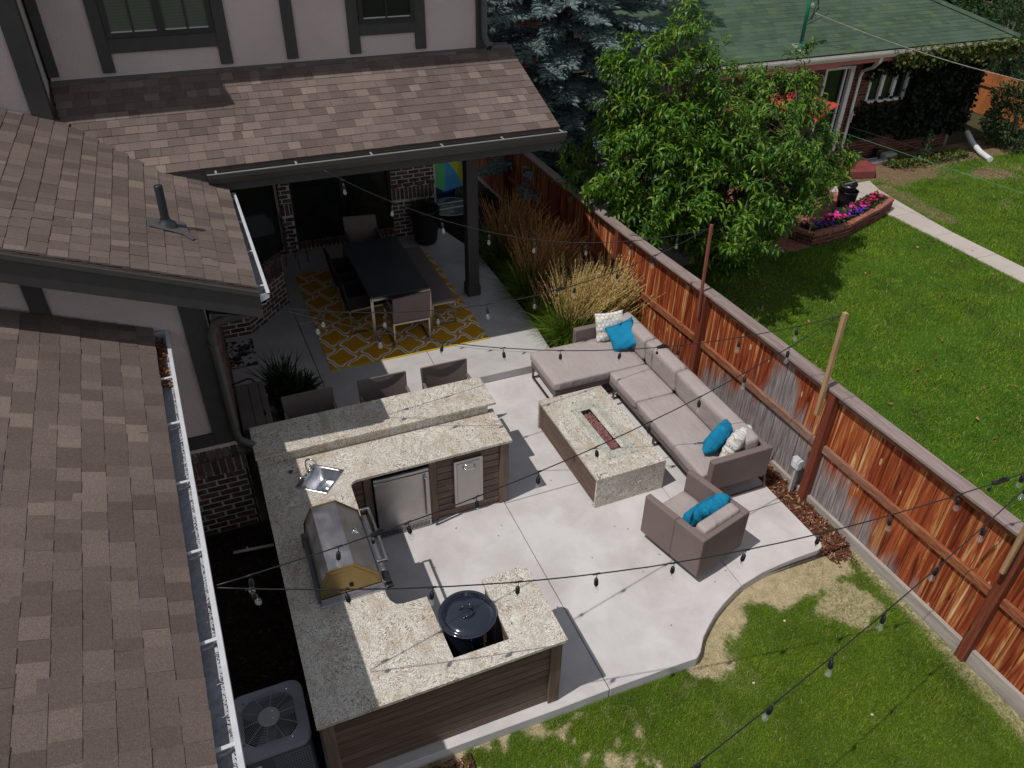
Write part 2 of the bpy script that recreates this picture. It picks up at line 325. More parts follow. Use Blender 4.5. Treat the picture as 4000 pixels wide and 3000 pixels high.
# ------------------------------------------------------------------ geometry helpers
def V(*a): return Vector(a)
class MB:
    """collects vertices and faces, then links them as one mesh object"""
    def __init__(s): s.v = []; s.f = []; s.mi = []; s.cur = 0
    def add(s, vs, fs):
        b = len(s.v); s.v += [tuple(x) for x in vs]; s.f += [tuple(i+b for i in f) for f in fs]; s.mi += [s.cur]*len(fs); return s
    def obb(s, o, ex, ey, ez):
        o, ex, ey, ez = Vector(o), Vector(ex), Vector(ey), Vector(ez)
        P = [o, o+ex, o+ex+ey, o+ey, o+ez, o+ex+ez, o+ex+ey+ez, o+ey+ez]
        fs = [(0, 3, 2, 1), (4, 5, 6, 7), (0, 1, 5, 4), (1, 2, 6, 5), (2, 3, 7, 6), (3, 0, 4, 7)]
        if ex.cross(ey).dot(ez) < 0: fs = [f[::-1] for f in fs]
        return s.add(P, fs)
    def box(s, x0, x1, y0, y1, z0, z1): return s.obb((x0, y0, z0), (x1-x0, 0, 0), (0, y1-y0, 0), (0, 0, z1-z0))
    def bar(s, a, b, w, h=None, upv=(0, 0, 1)):
        a, b = Vector(a), Vector(b); h = h or w; d = (b-a); u = Vector(upv)
        if abs(d.normalized().dot(u)) > .98: u = Vector((0, 1, 0))
        x = d.cross(u).normalized(); y = x.cross(d).normalized()
        return s.obb(a-x*w/2-y*h/2, x*w, d, y*h)
    def prism(s, poly, z0, z1, top_only=False):
        n = len(poly); A = sum(poly[i][0]*poly[(i+1) % n][1]-poly[(i+1) % n][0]*poly[i][1] for i in range(n))
        if A < 0: poly = poly[::-1]
        vs = [(x, y, z0) for x, y in poly]+[(x, y, z1) for x, y in poly]
        fs = [tuple(range(n, 2*n)), tuple(range(n-1, -1, -1))]+[(i, (i+1) % n, n+(i+1) % n, n+i) for i in range(n)]
        return s.add(vs, fs)
    def extr(s, pts, d):
        """extrude a planar 3D polygon by vector d"""
        pts = [Vector(p) for p in pts]; d = Vector(d); n = len(pts)
        nn = Vector((0, 0, 0))
        for i in range(n): nn += pts[i].cross(pts[(i+1) % n])
        if nn.dot(d) > 0: pts = pts[::-1]
        vs = pts+[p+d for p in pts]
        return s.add(vs, [tuple(range(n)), tuple(range(2*n-1, n-1, -1))]+[(i, n+i, n+(i+1) % n, (i+1) % n) for i in range(n)])
    def tube(s, pts, r, n=8, caps=True):
        pts = [Vector(p) for p in pts]; m = len(pts); rr = r if isinstance(r, (list, tuple)) else [r]*m
        t0 = (pts[1]-pts[0]).normalized(); u = t0.orthogonal().normalized(); vs = []
        for i in range(m):
            t = (pts[min(i+1, m-1)]-pts[max(i-1, 0)]).normalized()
            u = (u-t*u.dot(t)).normalized(); w_ = t.cross(u)
            for k in range(n):
                a = 2*math.pi*k/n; vs.append(pts[i]+(u*math.cos(a)+w_*math.sin(a))*rr[i])
        fs = [(i*n+k, i*n+(k+1) % n, (i+1)*n+(k+1) % n, (i+1)*n+k) for i in range(m-1) for k in range(n)]
        if caps: fs += [tuple(range(n-1, -1, -1)), tuple(range((m-1)*n, m*n))]
        return s.add(vs, fs)
    def lathe(s, prof, c=(0, 0, 0), n=20, axis='z', capb=True, capt=True):
        vs = []
        for r, z in prof:
            for k in range(n):
                a = 2*math.pi*k/n; x, y = r*math.cos(a), r*math.sin(a)
                p = (x, y, z) if axis == 'z' else (z, x, y) if axis == 'x' else (y, z, x)
                vs.append((p[0]+c[0], p[1]+c[1], p[2]+c[2]))
        m = len(prof); fs = [(i*n+k, i*n+(k+1) % n, (i+1)*n+(k+1) % n, (i+1)*n+k) for i in range(m-1) for k in range(n)]
        if capb: fs.append(tuple(range(n-1, -1, -1)))
        if capt: fs.append(tuple(range((m-1)*n, m*n)))
        return s.add(vs, fs)
    def mesh(s, name, m=None, smooth=False):
        me = bpy.data.meshes.new(name); me.from_pydata(s.v, [], s.f)
        ms = m if isinstance(m, (list, tuple)) else [m]
        for x in ms:
            if x: me.materials.append(MT[x])
        if any(s.mi): me.polygons.foreach_set('material_index', s.mi)
        if smooth: me.shade_smooth()
        me.update(); return me
    def build(s, name, m, parent=None, smooth=False, bevel=0, seg=2, label=None, **kw):
        o = bpy.data.objects.new(name, s.mesh(name, m, smooth)); col.objects.link(o)
        if parent: o.parent = parent
        if bevel:
            md = o.modifiers.new('bevel', 'BEVEL'); md.width = bevel; md.segments = seg; md.limit_method = 'ANGLE'; md.angle_limit = .6
        if label: o['label'] = label
        for k, v in kw.items(): o[k] = v
        return o
def obj(name, me, parent=None, M=None):
    o = bpy.data.objects.new(name, me); col.objects.link(o)
    if parent: o.parent = parent
    if M is not None: o.matrix_local = M
    return o
def tag(o, label=None, cat=None, group=None, kind=None):
    if label: o['label'] = label
    if cat: o['category'] = cat
    if group: o['group'] = group
    if kind: o['kind'] = kind
    return o
def thing(name, label, cat, loc=(0, 0, 0), rz=0, group=None):
    o = bpy.data.objects.new(name, None); col.objects.link(o); o.location = loc; o.rotation_euler = (0, 0, rz); o.empty_display_size = .2
    return tag(o, label, cat, group)
def dup(root, loc=None, rz=None, label=None):
    def cp(o, par):
        c = o.copy(); col.objects.link(c); c.parent = par
        for ch in list(o.children): cp(ch, c)
        return c
    r = cp(root, None)
    if loc is not None: r.location = loc
    if rz is not None: r.rotation_euler = (0, 0, rz)
    if label: r['label'] = label
    return r
def Mx(ox, oy, oz, T):
    """matrix whose unit cube edges are the three vectors, centred on T"""
    return Matrix(((ox[0], oy[0], oz[0], T[0]), (ox[1], oy[1], oz[1], T[1]), (ox[2], oy[2], oz[2], T[2]), (0, 0, 0, 1)))
def unit_box(name, m, jit=0.0, cham=0.0):
    b = MB(); b.box(-.5, .5, -.5, .5, -.5, .5)
    if jit: b.v = [tuple(c+rnd.uniform(-jit, jit) for c in v) for v in b.v]
    return b.mesh(name, m)
def npmesh(name, verts, faces_flat, per, m, smooth=False, attrs=None):
    """fast mesh: verts (n,3), faces_flat (k*per)"""
    me = bpy.data.meshes.new(name); nv = len(verts); nf = len(faces_flat)//per
    me.vertices.add(nv); me.vertices.foreach_set('co', np.asarray(verts, np.float32).ravel())
    me.loops.add(nf*per); me.loops.foreach_set('vertex_index', np.asarray(faces_flat, np.int32))
    me.polygons.add(nf); me.polygons.foreach_set('loop_start', np.arange(0, nf*per, per, dtype=np.int32))
    ms = m if isinstance(m, (list, tuple)) else [m]
    for x in ms: me.materials.append(MT[x])
    for k, a in (attrs or {}).items():
        at_ = me.attributes.new(k, 'FLOAT', 'POINT'); at_.data.foreach_set('value', np.asarray(a, np.float32))
    me.update(calc_edges=True); me.validate()
    me.shade_smooth() if smooth else me.shade_flat()
    return me
class Pieces:
    """alike small pieces of one thing: the 300 that show largest become objects, the rest one stuff part"""
    def __init__(s, name, meshes, root, limit=300): s.name = name; s.me = meshes; s.root = root; s.it = []; s.limit = limit
    def add(s, M, parent=None, k=None, area=None):
        c = M.translation; d = c-CP; z = d.dot(fw)
        inf = z > 0.2 and abs(d.dot(rt)/z*FPX) < 2150 and abs(d.dot(up)/z*FPX) < 1650
        ax = [M.col[i].to_3d() for i in range(3)]; vn = d.normalized()
        ar = abs(ax[0].cross(ax[1]).dot(vn))+abs(ax[1].cross(ax[2]).dot(vn))+abs(ax[0].cross(ax[2]).dot(vn))
        s.it.append((ar/d.length_squared if inf else -1, M, parent or s.root, rnd.randrange(len(s.me)) if k is None else k))
    def flush(s):
        s.it.sort(key=lambda t: -t[0])
        for sc, M, par, k in s.it[:s.limit]: obj(s.name, s.me[k], par, M)
        rest = s.it[s.limit:]
        if rest:
            vs, fs, b = [], [], 0
            src = []
            for me in s.me:
                a = np.zeros(len(me.vertices)*3, np.float32); me.vertices.foreach_get('co', a)
                src.append((a.reshape(-1, 3), np.array([list(p.vertices) for p in me.polygons])))
            for sc, M, par, k in rest:
                a, f = src[k]; m = np.array(M); vs.append(a@m[:3, :3].T+m[:3, 3]); fs.append(f+b); b += len(a)
            me = npmesh(s.name, np.concatenate(vs), np.concatenate(fs).ravel(), 4, s.me[0].materials[0].name)
            me.materials[0] = s.me[0].materials[0]
            o = obj(s.name, me, s.root); o['kind'] = 'stuff'

def roundbox(sx, sy, sz, r, n=7, puff=0.0, sag=0.0):
    """upholstery: subdivided box with rounded rims and a slightly domed top; centred in x,y, base at z 0"""
    bm = bmesh.new(); bmesh.ops.create_cube(bm, size=1.0)
    bmesh.ops.subdivide_edges(bm, edges=bm.edges[:], cuts=n, use_grid_fill=True)
    H = Vector((sx/2, sy/2, sz/2)); r = min(r, sz/2*.98)
    for v in bm.verts:
        # cluster vertices towards the rims
        c = Vector([math.copysign(abs(x*2)**.55, x) for x in v.co])
        p = Vector((c.x*H.x, c.y*H.y, c.z*H.z)); q = Vector([max(-(h-r), min(h-r, a)) for a, h in zip(p, H)])
        d = p-q
        if d.length > 1e-6: p = q+d.normalized()*r
        f = (1-(c.x)**2)*(1-(c.y)**2)
        if p.z > 0: p.z += puff*f
        v.co = p+Vector((0, 0, H.z))
    me = bpy.data.meshes.new('cushion'); bm.to_mesh(me); bm.free(); me.shade_smooth(); return me
def cushion(name, x0, x1, y0, y1, z0, z1, m, parent, r=.04, puff=.012, label=None, M=None):
    me = roundbox(x1-x0, y1-y0, z1-z0, r, puff=puff); me.materials.append(MT[m])
    o = obj(name, me, parent, M or Matrix.Translation(((x0+x1)/2, (y0+y1)/2, z0)))
    if label: o['label'] = label
    return o
def pillow_mesh(size, thick, m, n=22, seed=1):
    r_ = random.Random(seed); vs = []; fs = []; uvs = {}
    ph = [r_.uniform(0, 6.28) for _ in range(8)]
    for side in (1, -1):
        for j in range(n+1):
            for i in range(n+1):
                u = -1+2*i/n; v = -1+2*j/n
                pin = 1-.10*(1-u*u)*abs(v)**3; pin2 = 1-.10*(1-v*v)*abs(u)**3
                e = max(0, (1-u**4))*max(0, (1-v**4)); t = thick/2*e**.42
                wr = .012*(math.sin(7*u+3*v+ph[0])+.7*math.sin(11*v-4*u+ph[1])+.5*math.sin(17*u+9*v+ph[2]))*e**.5*(1.2-e)
                edge = .010*math.sin(23*(u+v)+ph[3])*(1-e)*e**.3
                vs.append((u*size/2*pin2, v*size/2*pin, side*(t+wr*1.3+edge)))
    N = (n+1)**2
    for s_ in range(2):
        for j in range(n):
            for i in range(n):
                a = s_*N+j*(n+1)+i; q = (a, a+1, a+n+2, a+n+1); fs.append(q if s_ == 0 else q[::-1])
    me = bpy.data.meshes.new('pillow'); me.from_pydata(vs, [], fs); me.materials.append(MT[m])
    uv = me.uv_layers.new(name='uv')
    for l in me.loops:
        k = l.vertex_index % N; uv.data[l.index].uv = ((k % (n+1))/n, (k//(n+1))/n)
    bm = bmesh.new(); bm.from_mesh(me); bmesh.ops.remove_doubles(bm, verts=bm.verts, dist=.0004); bm.to_mesh(me); bm.free()
    me.shade_smooth(); return me
def clip(poly, a, b, c):
    """keep the side a*x+b*y<=c of a polygon"""
    out = []
    for i in range(len(poly)):
        p, q = poly[i], poly[(i+1) % len(poly)]; dp, dq = a*p[0]+b*p[1]-c, a*q[0]+b*q[1]-c
        if dp <= 0: out.append(p)
        if dp*dq < 0: t = dp/(dp-dq); out.append((p[0]+(q[0]-p[0])*t, p[1]+(q[1]-p[1])*t))
    return out
def inpoly(x, y, poly):
    c = np.zeros(len(x), bool); n = len(poly)
    for i in range(n):
        (x1, y1), (x2, y2) = poly[i], poly[(i+1) % n]
        c ^= ((y1 > y) != (y2 > y)) & (x < (x2-x1)*(y-y1)/(y2-y1+1e-12)+x1)
    return c
def polydist(x, y, line):
    d = np.full(len(x), 1e9)
    for (x1, y1), (x2, y2) in zip(line[:-1], line[1:]):
        L = (x2-x1)**2+(y2-y1)**2; t = np.clip(((x-x1)*(x2-x1)+(y-y1)*(y2-y1))/L, 0, 1)
        d = np.minimum(d, np.hypot(x-x1-t*(x2-x1), y-y1-t*(y2-y1)))
    return d
_ng = rs.rand(8, 64, 64)
def vnoise(x, y, sc, k=0):
    """value noise 0..1 on numpy arrays"""
    o = np.zeros(len(x)); amp = .5; tot = 0
    for oc in range(4):
        g_ = _ng[(k+oc) % 8]; X = x*sc*2**oc+17.3*oc+500; Y = y*sc*2**oc+9.1*oc+500
        xi = np.floor(X).astype(int); yi = np.floor(Y).astype(int); fx = X-xi; fy = Y-yi
        fx = fx*fx*(3-2*fx); fy = fy*fy*(3-2*fy); a = g_[yi % 64, xi % 64]; b = g_[yi % 64, (xi+1) % 64]; c = g_[(yi+1) % 64, xi % 64]; d = g_[(yi+1) % 64, (xi+1) % 64]
        o += amp*((a*(1-fx)+b*fx)*(1-fy)+(c*(1-fx)+d*fx)*fy); tot += amp; amp *= .5
    return o/tot
def norm(a): return a/(np.linalg.norm(a, axis=-1, keepdims=True)+1e-9)
def strips(name, P, W, S, m, attrs=None):
    """N curved blades: P (N,K,3) spine, W (N,K) half widths, S (N,3) or (N,K,3) side vectors"""
    N, K, _ = P.shape
    if S.ndim == 2: S = S[:, None, :].repeat(K, 1)
    L = P-S*W[..., None]; R = P+S*W[..., None]
    vs = np.stack([L, R], 2).reshape(N*K*2, 3); b = (np.arange(N)*K*2)[:, None]; k = (np.arange(K-1)*2)[None, :]
    a = (b+k); f = np.stack([a, a+1, a+3, a+2], -1).reshape(-1)
    at_ = {kk: np.repeat(np.asarray(v), K*2) for kk, v in (attrs or {}).items()}
    return npmesh(name, vs, f, 4, m, False, at_)
def droop(base, d0, L, K, g_):
    """spines that start along d0 and bend down"""
    N = len(base); P = np.zeros((N, K, 3)); P[:, 0] = base; d = d0.copy()
    for k in range(1, K):
        P[:, k] = P[:, k-1]+norm(d)*(L/(K-1))[:, None]; d = norm(d); d[:, 2] -= g_/(K-1)
    return P
# ------------------------------------------------------------------ ground
def struct(o): o['kind'] = 'structure'; return o
b = MB(); b.add([(-150, -150, -.22), (200, -150, -.22), (200, 250, -.22), (-150, 250, -.22)], [(0, 1, 2, 3)])
struct(b.build('ground', 'far_ground'))
CURVE = [(2.02, -3.585), (2.53, -3.585), (3.28, -3.60), (3.41, -3.605), (3.48, -3.56), (3.60, -3.43), (3.715, -3.346), (3.86, -3.25), (4.018, -3.17), (4.18, -3.10), (4.333, -3.044), (4.628, -2.987), (4.88, -2.965), (5.13, -2.955), (5.38, -2.955), (5.45, -2.935), (5.485, -2.88), (5.485, -2.38)]
PATIO = [(0.0, -3.56), (1.15, -3.57)]+CURVE+[(5.50, 1.236), (0.0, 1.236)]

def dryness_own(x, y):
    d = polydist(x, y, [(0, -3.52)]+CURVE); n = vnoise(x, y, 1.6); n2 = vnoise(x+9, y, 5.0, 2)
    a = np.clip((.16+.34*np.clip((x-3.3)/1.7, 0, 1)-d+(n-.5)*.55+(n2-.5)*.25)/.10, 0, 1)*(x > 3.3)                        # bare straw band along the curve
    bnd = np.clip((1.05-(-3.55-y)+(n-.5)*1.4)/.5, 0, 1)*np.clip((3.45-x)/.4, 0, 1)
    b_ = np.clip((vnoise(x, y, 4.0, 4)*.6+vnoise(x, y, 13.0, 2)*.4-.465+(n-.5)*.5)/.14, 0, 1)*bnd
    e = np.clip((x-5.60+(n-.5)*.25)/.12, 0, 1)*.7+np.clip((.32-np.hypot((x-5.25)*.8, y+3.55)+(n2-.5)*.4)/.1, 0, 1)*.8
    f = np.clip((vnoise(x, y, 1.3, 5)-.82)/.05, 0, 1)*.3
    return np.clip(np.maximum.reduce([a, b_, e, f]), 0, 1)
def dryness_far(x, y):
    n = vnoise(x, y, .55, 1); n2 = vnoise(x, y, 2.5, 3)
    a = np.clip((n-.64+(n2-.5)*.25)/.10, 0, 1)*.35
    c_ = np.clip((1.5-np.hypot((x-15.2)*.8, (y-6.2)*1.3)+(n2-.5)*1.2)/.5, 0, 1)+np.clip((.8-np.hypot(x-17.6, (y-5.0)*1.5)+(n2-.5))/.4, 0, 1)
    c_ += np.clip((.35-np.abs(x-14.2)+(n2-.5)*.3)/.15, 0, 1)*(y < 5.4)*(y > 3.2)*.7+np.clip((5.6-6.6+y*1.0-.4+(n2-.5))/.5, 0, 1)*(y > 5.9)
    return np.clip(np.maximum(a, c_), 0, 1)
def sheet(name, x0, x1, y0, y1, z, step, m, fn=None):
    nx, ny = int((x1-x0)/step)+1, int((y1-y0)/step)+1; X, Y = np.meshgrid(np.linspace(x0, x1, nx), np.linspace(y0, y1, ny)); x, y = X.ravel(), Y.ravel()
    i = np.arange(nx*ny).reshape(ny, nx); f = np.stack([i[:-1, :-1], i[:-1, 1:], i[1:, 1:], i[1:, :-1]], -1).ravel()
    zz = z+(vnoise(x, y, 1.3, 6)-.5)*.03
    return obj(name, npmesh(name, np.stack([x, y, zz], 1), f, 4, m, True, {'dry': fn(x, y)} if fn else None))
struct(sheet('lawn', .6, 5.84, -8.5, -2.3, -.125, .07, 'lawn_soil', dryness_own))
struct(sheet('lawn', 5.9, 26, -12, 6.95, -.175, .16, 'yard_soil', dryness_far))
struct(sheet('planting_bed', -1.2, .02, -8.5, -.2, -.13, .1, 'soil'))
struct(sheet('planting_bed', 4.2, 5.8, -2.98, 12, -.07, .1, 'soil'))

# ------------------------------------------------------------------ concrete
def slabs(name, poly, cuts, z0, z1, m, gap=.004):
    cells = [poly]
    for a, b_, c, cond in cuts:
        nc = []
        for p in cells:
            if cond(np.mean([q[0] for q in p]), np.mean([q[1] for q in p])):
                l = clip(p, a, b_, c-gap); r = clip(p, -a, -b_, -(c+gap)); nc += [q for q in (l, r) if len(q) > 2]
            else: nc.append(p)
        cells = nc
    root = struct(thing(name, None, None))
    for p in cells: MB().prism(p, z0, z1).build('slab', m, root, bevel=.006, seg=1)
    return root
slabs('patio', PATIO, [(1, 0, 2.50, lambda x, y: True), (1, 0, 4.32, lambda x, y: x > 2.5), (0, 1, -1.05, lambda x, y: x > 2.5), (0, 1, -2.2, lambda x, y: x > 4.32 and y < -1.05)], -.14, 0, 'patio_concrete')
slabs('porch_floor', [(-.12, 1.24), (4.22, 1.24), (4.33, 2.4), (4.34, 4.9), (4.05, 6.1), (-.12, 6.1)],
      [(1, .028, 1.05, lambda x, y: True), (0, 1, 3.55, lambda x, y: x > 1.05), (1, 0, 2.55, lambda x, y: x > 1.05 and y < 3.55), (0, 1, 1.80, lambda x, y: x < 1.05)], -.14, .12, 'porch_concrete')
slabs('patio', [(-.12, .95), (1.0, .95), (1.0, 1.232), (-.12, 1.232)], [], .0, .055, 'old_step')

# ------------------------------------------------------------------ our house
H = thing('house', 'stucco and dark timbered house with brown shingle roofs and covered porch', 'house')
UB = [unit_box('shingle', 'brown_shingle', .012) for _ in range(4)]
SH = Pieces('shingle', UB, H)
def shingle_roof(name, n_, o, e1, e2, poly, parent, pcs, m, expo=.145, wmin=.085, wmax=.225, th=.0165, pl=None, slab=.10, skew=0):
    """poly: outline in (a,b) roof coordinates; o origin, e1 along the eave, e2 up the slope"""
    o, e1, e2 = Vector(o), Vector(e1).normalized(), Vector(e2).normalized(); nn = e1.cross(e2).normalized()
    if nn.z < 0: nn = -nn
    b = MB(); b.extr([o+e1*a+e2*c-nn*.004 for a, c in poly], -nn*slab); ro = b.build(name, m, parent)
    A = np.array(poly); bm_ = int((A[:, 1].max()+.001)/expo)+1
    for r in range(bm_):
        v0, v1 = r*expo, (r+1)*expo; vm = (v0+v1)/2
        xs = []
        for i in range(len(poly)):
            (x1, y1), (x2, y2) = poly[i], poly[(i+1) % len(poly)]
            if (y1 > vm) != (y2 > vm): xs.append(x1+(x2-x1)*(vm-y1)/(y2-y1))
        xs.sort()
        for xa, xb in zip(xs[::2], xs[1::2]):
            x = xa
            while x < xb-.02:
                w_ = rnd.uniform(wmin, wmax); w_ = w_ if x+w_ < xb-.06 else xb-x
                ln = expo*1.35; t_ = th*rnd.uniform(.92, 1.08); lift = .0085+rnd.uniform(-.0006, .0006)
                dirv = (e2*ln-nn*lift); cen = o+e1*(x+w_/2)+e2*(v0+ln/2+rnd.uniform(-.0015, .0015))+nn*(lift*.5+t_/2)
                pcs.add(Mx(e1*(w_-.0028), dirv, nn*t_, cen), ro); x += w_
    return ro
# porch roof: eave lip y 1.92, 4:12
PZ = lambda y: 3.205+.354*(y-1.95)
c1 = math.sqrt(1+.354**2)
XR = 4.42
def porchab(x, y): return (x+1.6, (y-1.93)*c1)
val = [(-.45, 1.93), (-1.25, 2.95), (-1.32, 3.66)]
porch = shingle_roof('porch_roof', None, (-1.6, 1.93, PZ(1.93)), (1, 0, 0), (0, 1, .354), [porchab(*p) for p in [val[0], (XR, 1.93), (XR, 3.66), val[2], val[1]]], H, SH, 'brown_shingle')
# middle gable roof, rising to the left
XE, ZE, MS = .318, 2.960, .385
MZ = lambda x: ZE+MS*(XE-x); c2 = math.sqrt(1+MS**2)
def midab(x, y): return (y+.60, (XE-x)*c2)
mid = shingle_roof('gable_roof', None, (XE, -.60, ZE), (0, 1, 0), (-1, 0, MS), [midab(*p) for p in [(XE, -.56), (XE, 2.6), (-.42, 2.02), (-1.25, 2.98), (-1.29, 2.90), (-3.6, 2.9), (-3.6, -.56)]], H, SH, 'brown_shingle')
# lower roof at the front left; eave slightly out of square with the wall
LS = .42; e1 = Vector((.0385, -1, -.006)); LO = Vector((-.632, -.20, 2.535)); c3 = math.sqrt(1+LS**2)
low = shingle_roof('garage_roof', None, LO, e1, (-1, -.0385, LS), [(0.0, 0), (5.6, 0), (5.6, 3.3), (0.0, 3.3)], H, SH, 'brown_shingle')
SH.flush()

# gutters ---------------------------------------------------------------
def gutter(name, a, b, side, m, lining, straps, parent, wdt=.125, hgt=.11, smat='white_gutter', label=None):
    """open trough from a to b; side points outwards; the top rim is at the height of a,b"""
    a, b, side = Vector(a), Vector(b), Vector(side).normalized(); d = b-a; Z = Vector((0, 0, 1)); g_ = MB()
    prof = [(0, 0), (0, -hgt), (.075, -hgt), (wdt, -.045), (wdt, 0), (wdt-.030, .004), (wdt-.030, -.004), (wdt-.008, -.012), (wdt-.008, -.042), (.072, -hgt+.006), (.006, -hgt+.006), (.006, 0)]
    g_.extr([a+side*x+Z*y for x, y in prof], d); o = g_.build(name, m, parent, label=label)
    l_ = MB(); l_.extr([a+side*x+Z*y for x, y in [(.008, -hgt+.012), (.070, -hgt+.012), (wdt-.012, -.05), (wdt-.012, -.047), (.008, -hgt+.020)]], d); l_.build('gutter_lining', lining, o)
    e_ = MB(); e_.extr([a+side*x+Z*y for x, y in prof[:5]], d.normalized()*.004); e_.extr([b+side*x+Z*y for x, y in prof[:5]], -d.normalized()*.004); e_.build('end_cap', m, o)
    for t in straps:
        s_ = MB(); p = a+d*t; dn = d.normalized()*.022
        s_.extr([p+side*-.01+Z*.004, p+side*(wdt-.02)+Z*.004, p+side*(wdt-.02)-Z*.002, p+side*-.01-Z*.002], dn)
        s_.tube([p+side*(wdt-.03)+Z*.002+dn*.5, p+side*(wdt-.045)-Z*.03+dn*.5, p+side*(wdt-.075)-Z*.055+dn*.5, p+side*(wdt-.115)-Z*.055+dn*.5], .006, 5)
        s_.build('strap', smat, o)
    return o
gutter('gutter', (.295, -.58, 2.912), (.262, 1.90, 2.912), (1, 0, 0), 'white_gutter', 'gutter_lining', (.06, .36, .66, .93), H, label='white gutter with wire straps on the middle roof')
ga = LO+Vector((.035, 0, -.025)); gb = LO+e1*5.6+Vector((.035, 0, -.025))
G2 = gutter('gutter', ga+Vector((-.055, -.005, 0)), gb+Vector((-.055, 0, 0)), (1, .0385, 0), 'white_gutter', 'gutter_lining', [(.78/5.6), 1.43/5.6, 2.15/5.6, 2.85/5.6, 3.58/5.6, 4.26/5.6, 4.95/5.6], H, .145, .12, label='long white gutter with rust specks along the front left roof')
gutter('gutter', (.13, 1.925, 3.175), (4.47, 1.925, 3.175), (0, -1, 0), 'gutter_paint', 'black_plastic', (.02, .22, .42, .62, .80, .985), H, .115, .12, 'gutter_rim', label='dark gutter with a pale rim along the porch eave')
b = MB(); b.box(.13, 4.47, 1.806, 1.822, 3.172, 3.180); b.build('gutter_rim', 'gutter_rim', H)
# leaf litter in the gutter
N = 260; cpts = np.stack([rs.uniform(0, .95, N)**1.0, rs.uniform(.01, .085, N), rs.uniform(-.085, -.02, N)], 1)
base = np.array(ga+Vector((-.055, 0, 0)))+np.outer(cpts[:, 0]*.85+.05, np.array(e1))+np.outer(cpts[:, 1], [1, 0, 0])+np.outer(cpts[:, 2], [0, 0, 1])
d0 = norm(rs.normal(size=(N, 3))*[1, 1, .4]); P_ = droop(base, d0, rs.uniform(.02, .06, N), 3, .3); S_ = norm(np.cross(d0, rs.normal(size=(N, 3))))
o = obj('dead_leaf', strips('dead_leaf', P_, np.array([[.003, .010, .002]]).repeat(N, 0), S_, 'dead_leaf'), G2); o['kind'] = 'stuff'
N = 900; t_ = rs.uniform(.9, 5.6, N); base = np.array(ga+Vector((-.055, 0, 0)))+np.outer(t_, np.array(e1))+np.outer(rs.uniform(.094, .128, N)**1.0, [1, 0, 0])+np.outer(rs.uniform(-.05, -.036, N), [0, 0, 1])
d0 = norm(rs.normal(size=(N, 3))*[1, 1, .2]); P_ = droop(base, d0, rs.uniform(.006, .02, N), 2, 0); S_ = norm(np.cross(d0, [0, 0, 1.0]))
o = obj('grit', strips('grit', P_, np.array([[.003, .003]]).repeat(N, 0), S_, 'rust_metal'), G2); o['kind'] = 'stuff'

# fascias, rakes, soffits -------------------------------------------------
def part(bm_, name, m, parent=None, **kw): return bm_.build(name, m, parent or H, **kw)
b = MB(); b.box(-.30, 4.40, 1.928, 1.968, 2.935, 3.175); b.box(-.50, .13, 1.93, 1.965, 3.05, 3.19); part(b, 'porch_fascia', 'dark_trim')
b = MB(); b.box(-.2, 4.40, 1.97, 6.0, 2.94, 2.965); part(b, 'porch_ceiling', 'dark_trim')
b = MB(); b.extr([(4.40, 1.93, 2.94), (4.40, 1.93, 3.185), (4.40, 3.70, PZ(3.70)-.012), (4.40, 3.70, 2.94)], (.03, 0, 0)); part(b, 'rake_board', 'dark_trim')
b = MB(); b.extr([(.33, -.60, MZ(.33)-.02), (.33, -.60, MZ(.33)-.27), (-3.6, -.60, MZ(-3.6)-.27), (-3.6, -.60, MZ(-3.6)-.02)], (0, .04, 0)); part(b, 'rake_board', 'dark_trim')
b = MB(); b.extr([(.33, -.618, MZ(.33)-.005), (.33, -.618, MZ(.33)-.05), (-3.6, -.618, MZ(-3.6)-.05), (-3.6, -.618, MZ(-3.6)-.005)], (0, .018, 0)); part(b, 'rake_moulding', 'gutter_paint')
b = MB(); b.box(.250, .275, -.56, 1.95, 2.68, 2.90); part(b, 'fascia', 'dark_trim')
b = MB(); b.extr([(.255, -.56, 2.70), (-.12, -.56, 2.80), (-.12, 2.0, 2.80), (.255, 2.0, 2.70)], (0, 0, -.02)); part(b, 'soffit', 'dark_trim')
b = MB(); b.extr([(.30, -.56, MZ(.30)-.27), (-3.6, -.56, MZ(-3.6)-.27), (-3.6, -.20, MZ(-3.6)-.27), (.30, -.20, MZ(.30)-.27)], (0, 0, .02)); part(b, 'soffit', 'dark_trim')
fa, fb = ga+Vector((-.062, 0, 0)), gb+Vector((-.062, 0, 0))
b = MB(); b.extr([fa, fb, fb-Vector((0, 0, .2)), fa-Vector((0, 0, .2))], (-.025, 0, 0)); part(b, 'fascia', 'white_gutter')
b = MB(); b.box(-1.02, -.66, -5.9, -.22, 2.26, 2.28); part(b, 'soffit', 'dark_trim')
# flashings
b = MB(); b.extr([(-1.29, 3.60, PZ(3.6)+.018), (4.45, 3.60, PZ(3.6)+.018), (4.45, 3.65, 3.84), (-1.29, 3.65, 3.84)], (0, .004, .004)); b.extr([(-1.29, 3.50, PZ(3.5)+.012), (4.45, 3.50, PZ(3.5)+.012), (4.45, 3.60, PZ(3.6)+.018), (-1.29, 3.60, PZ(3.6)+.018)], (0, 0, .004)); part(b, 'wall_flashing', 'flashing_metal')
b = MB(); b.extr([(-.30, 1.90, MZ(-.30)+.018), (-.45, 1.935, 3.222), (-.56, 1.99, 3.245), (-.42, 1.86, MZ(-.42)+.018)], (0, 0, .004)); part(b, 'valley_flashing', 'flashing_metal')

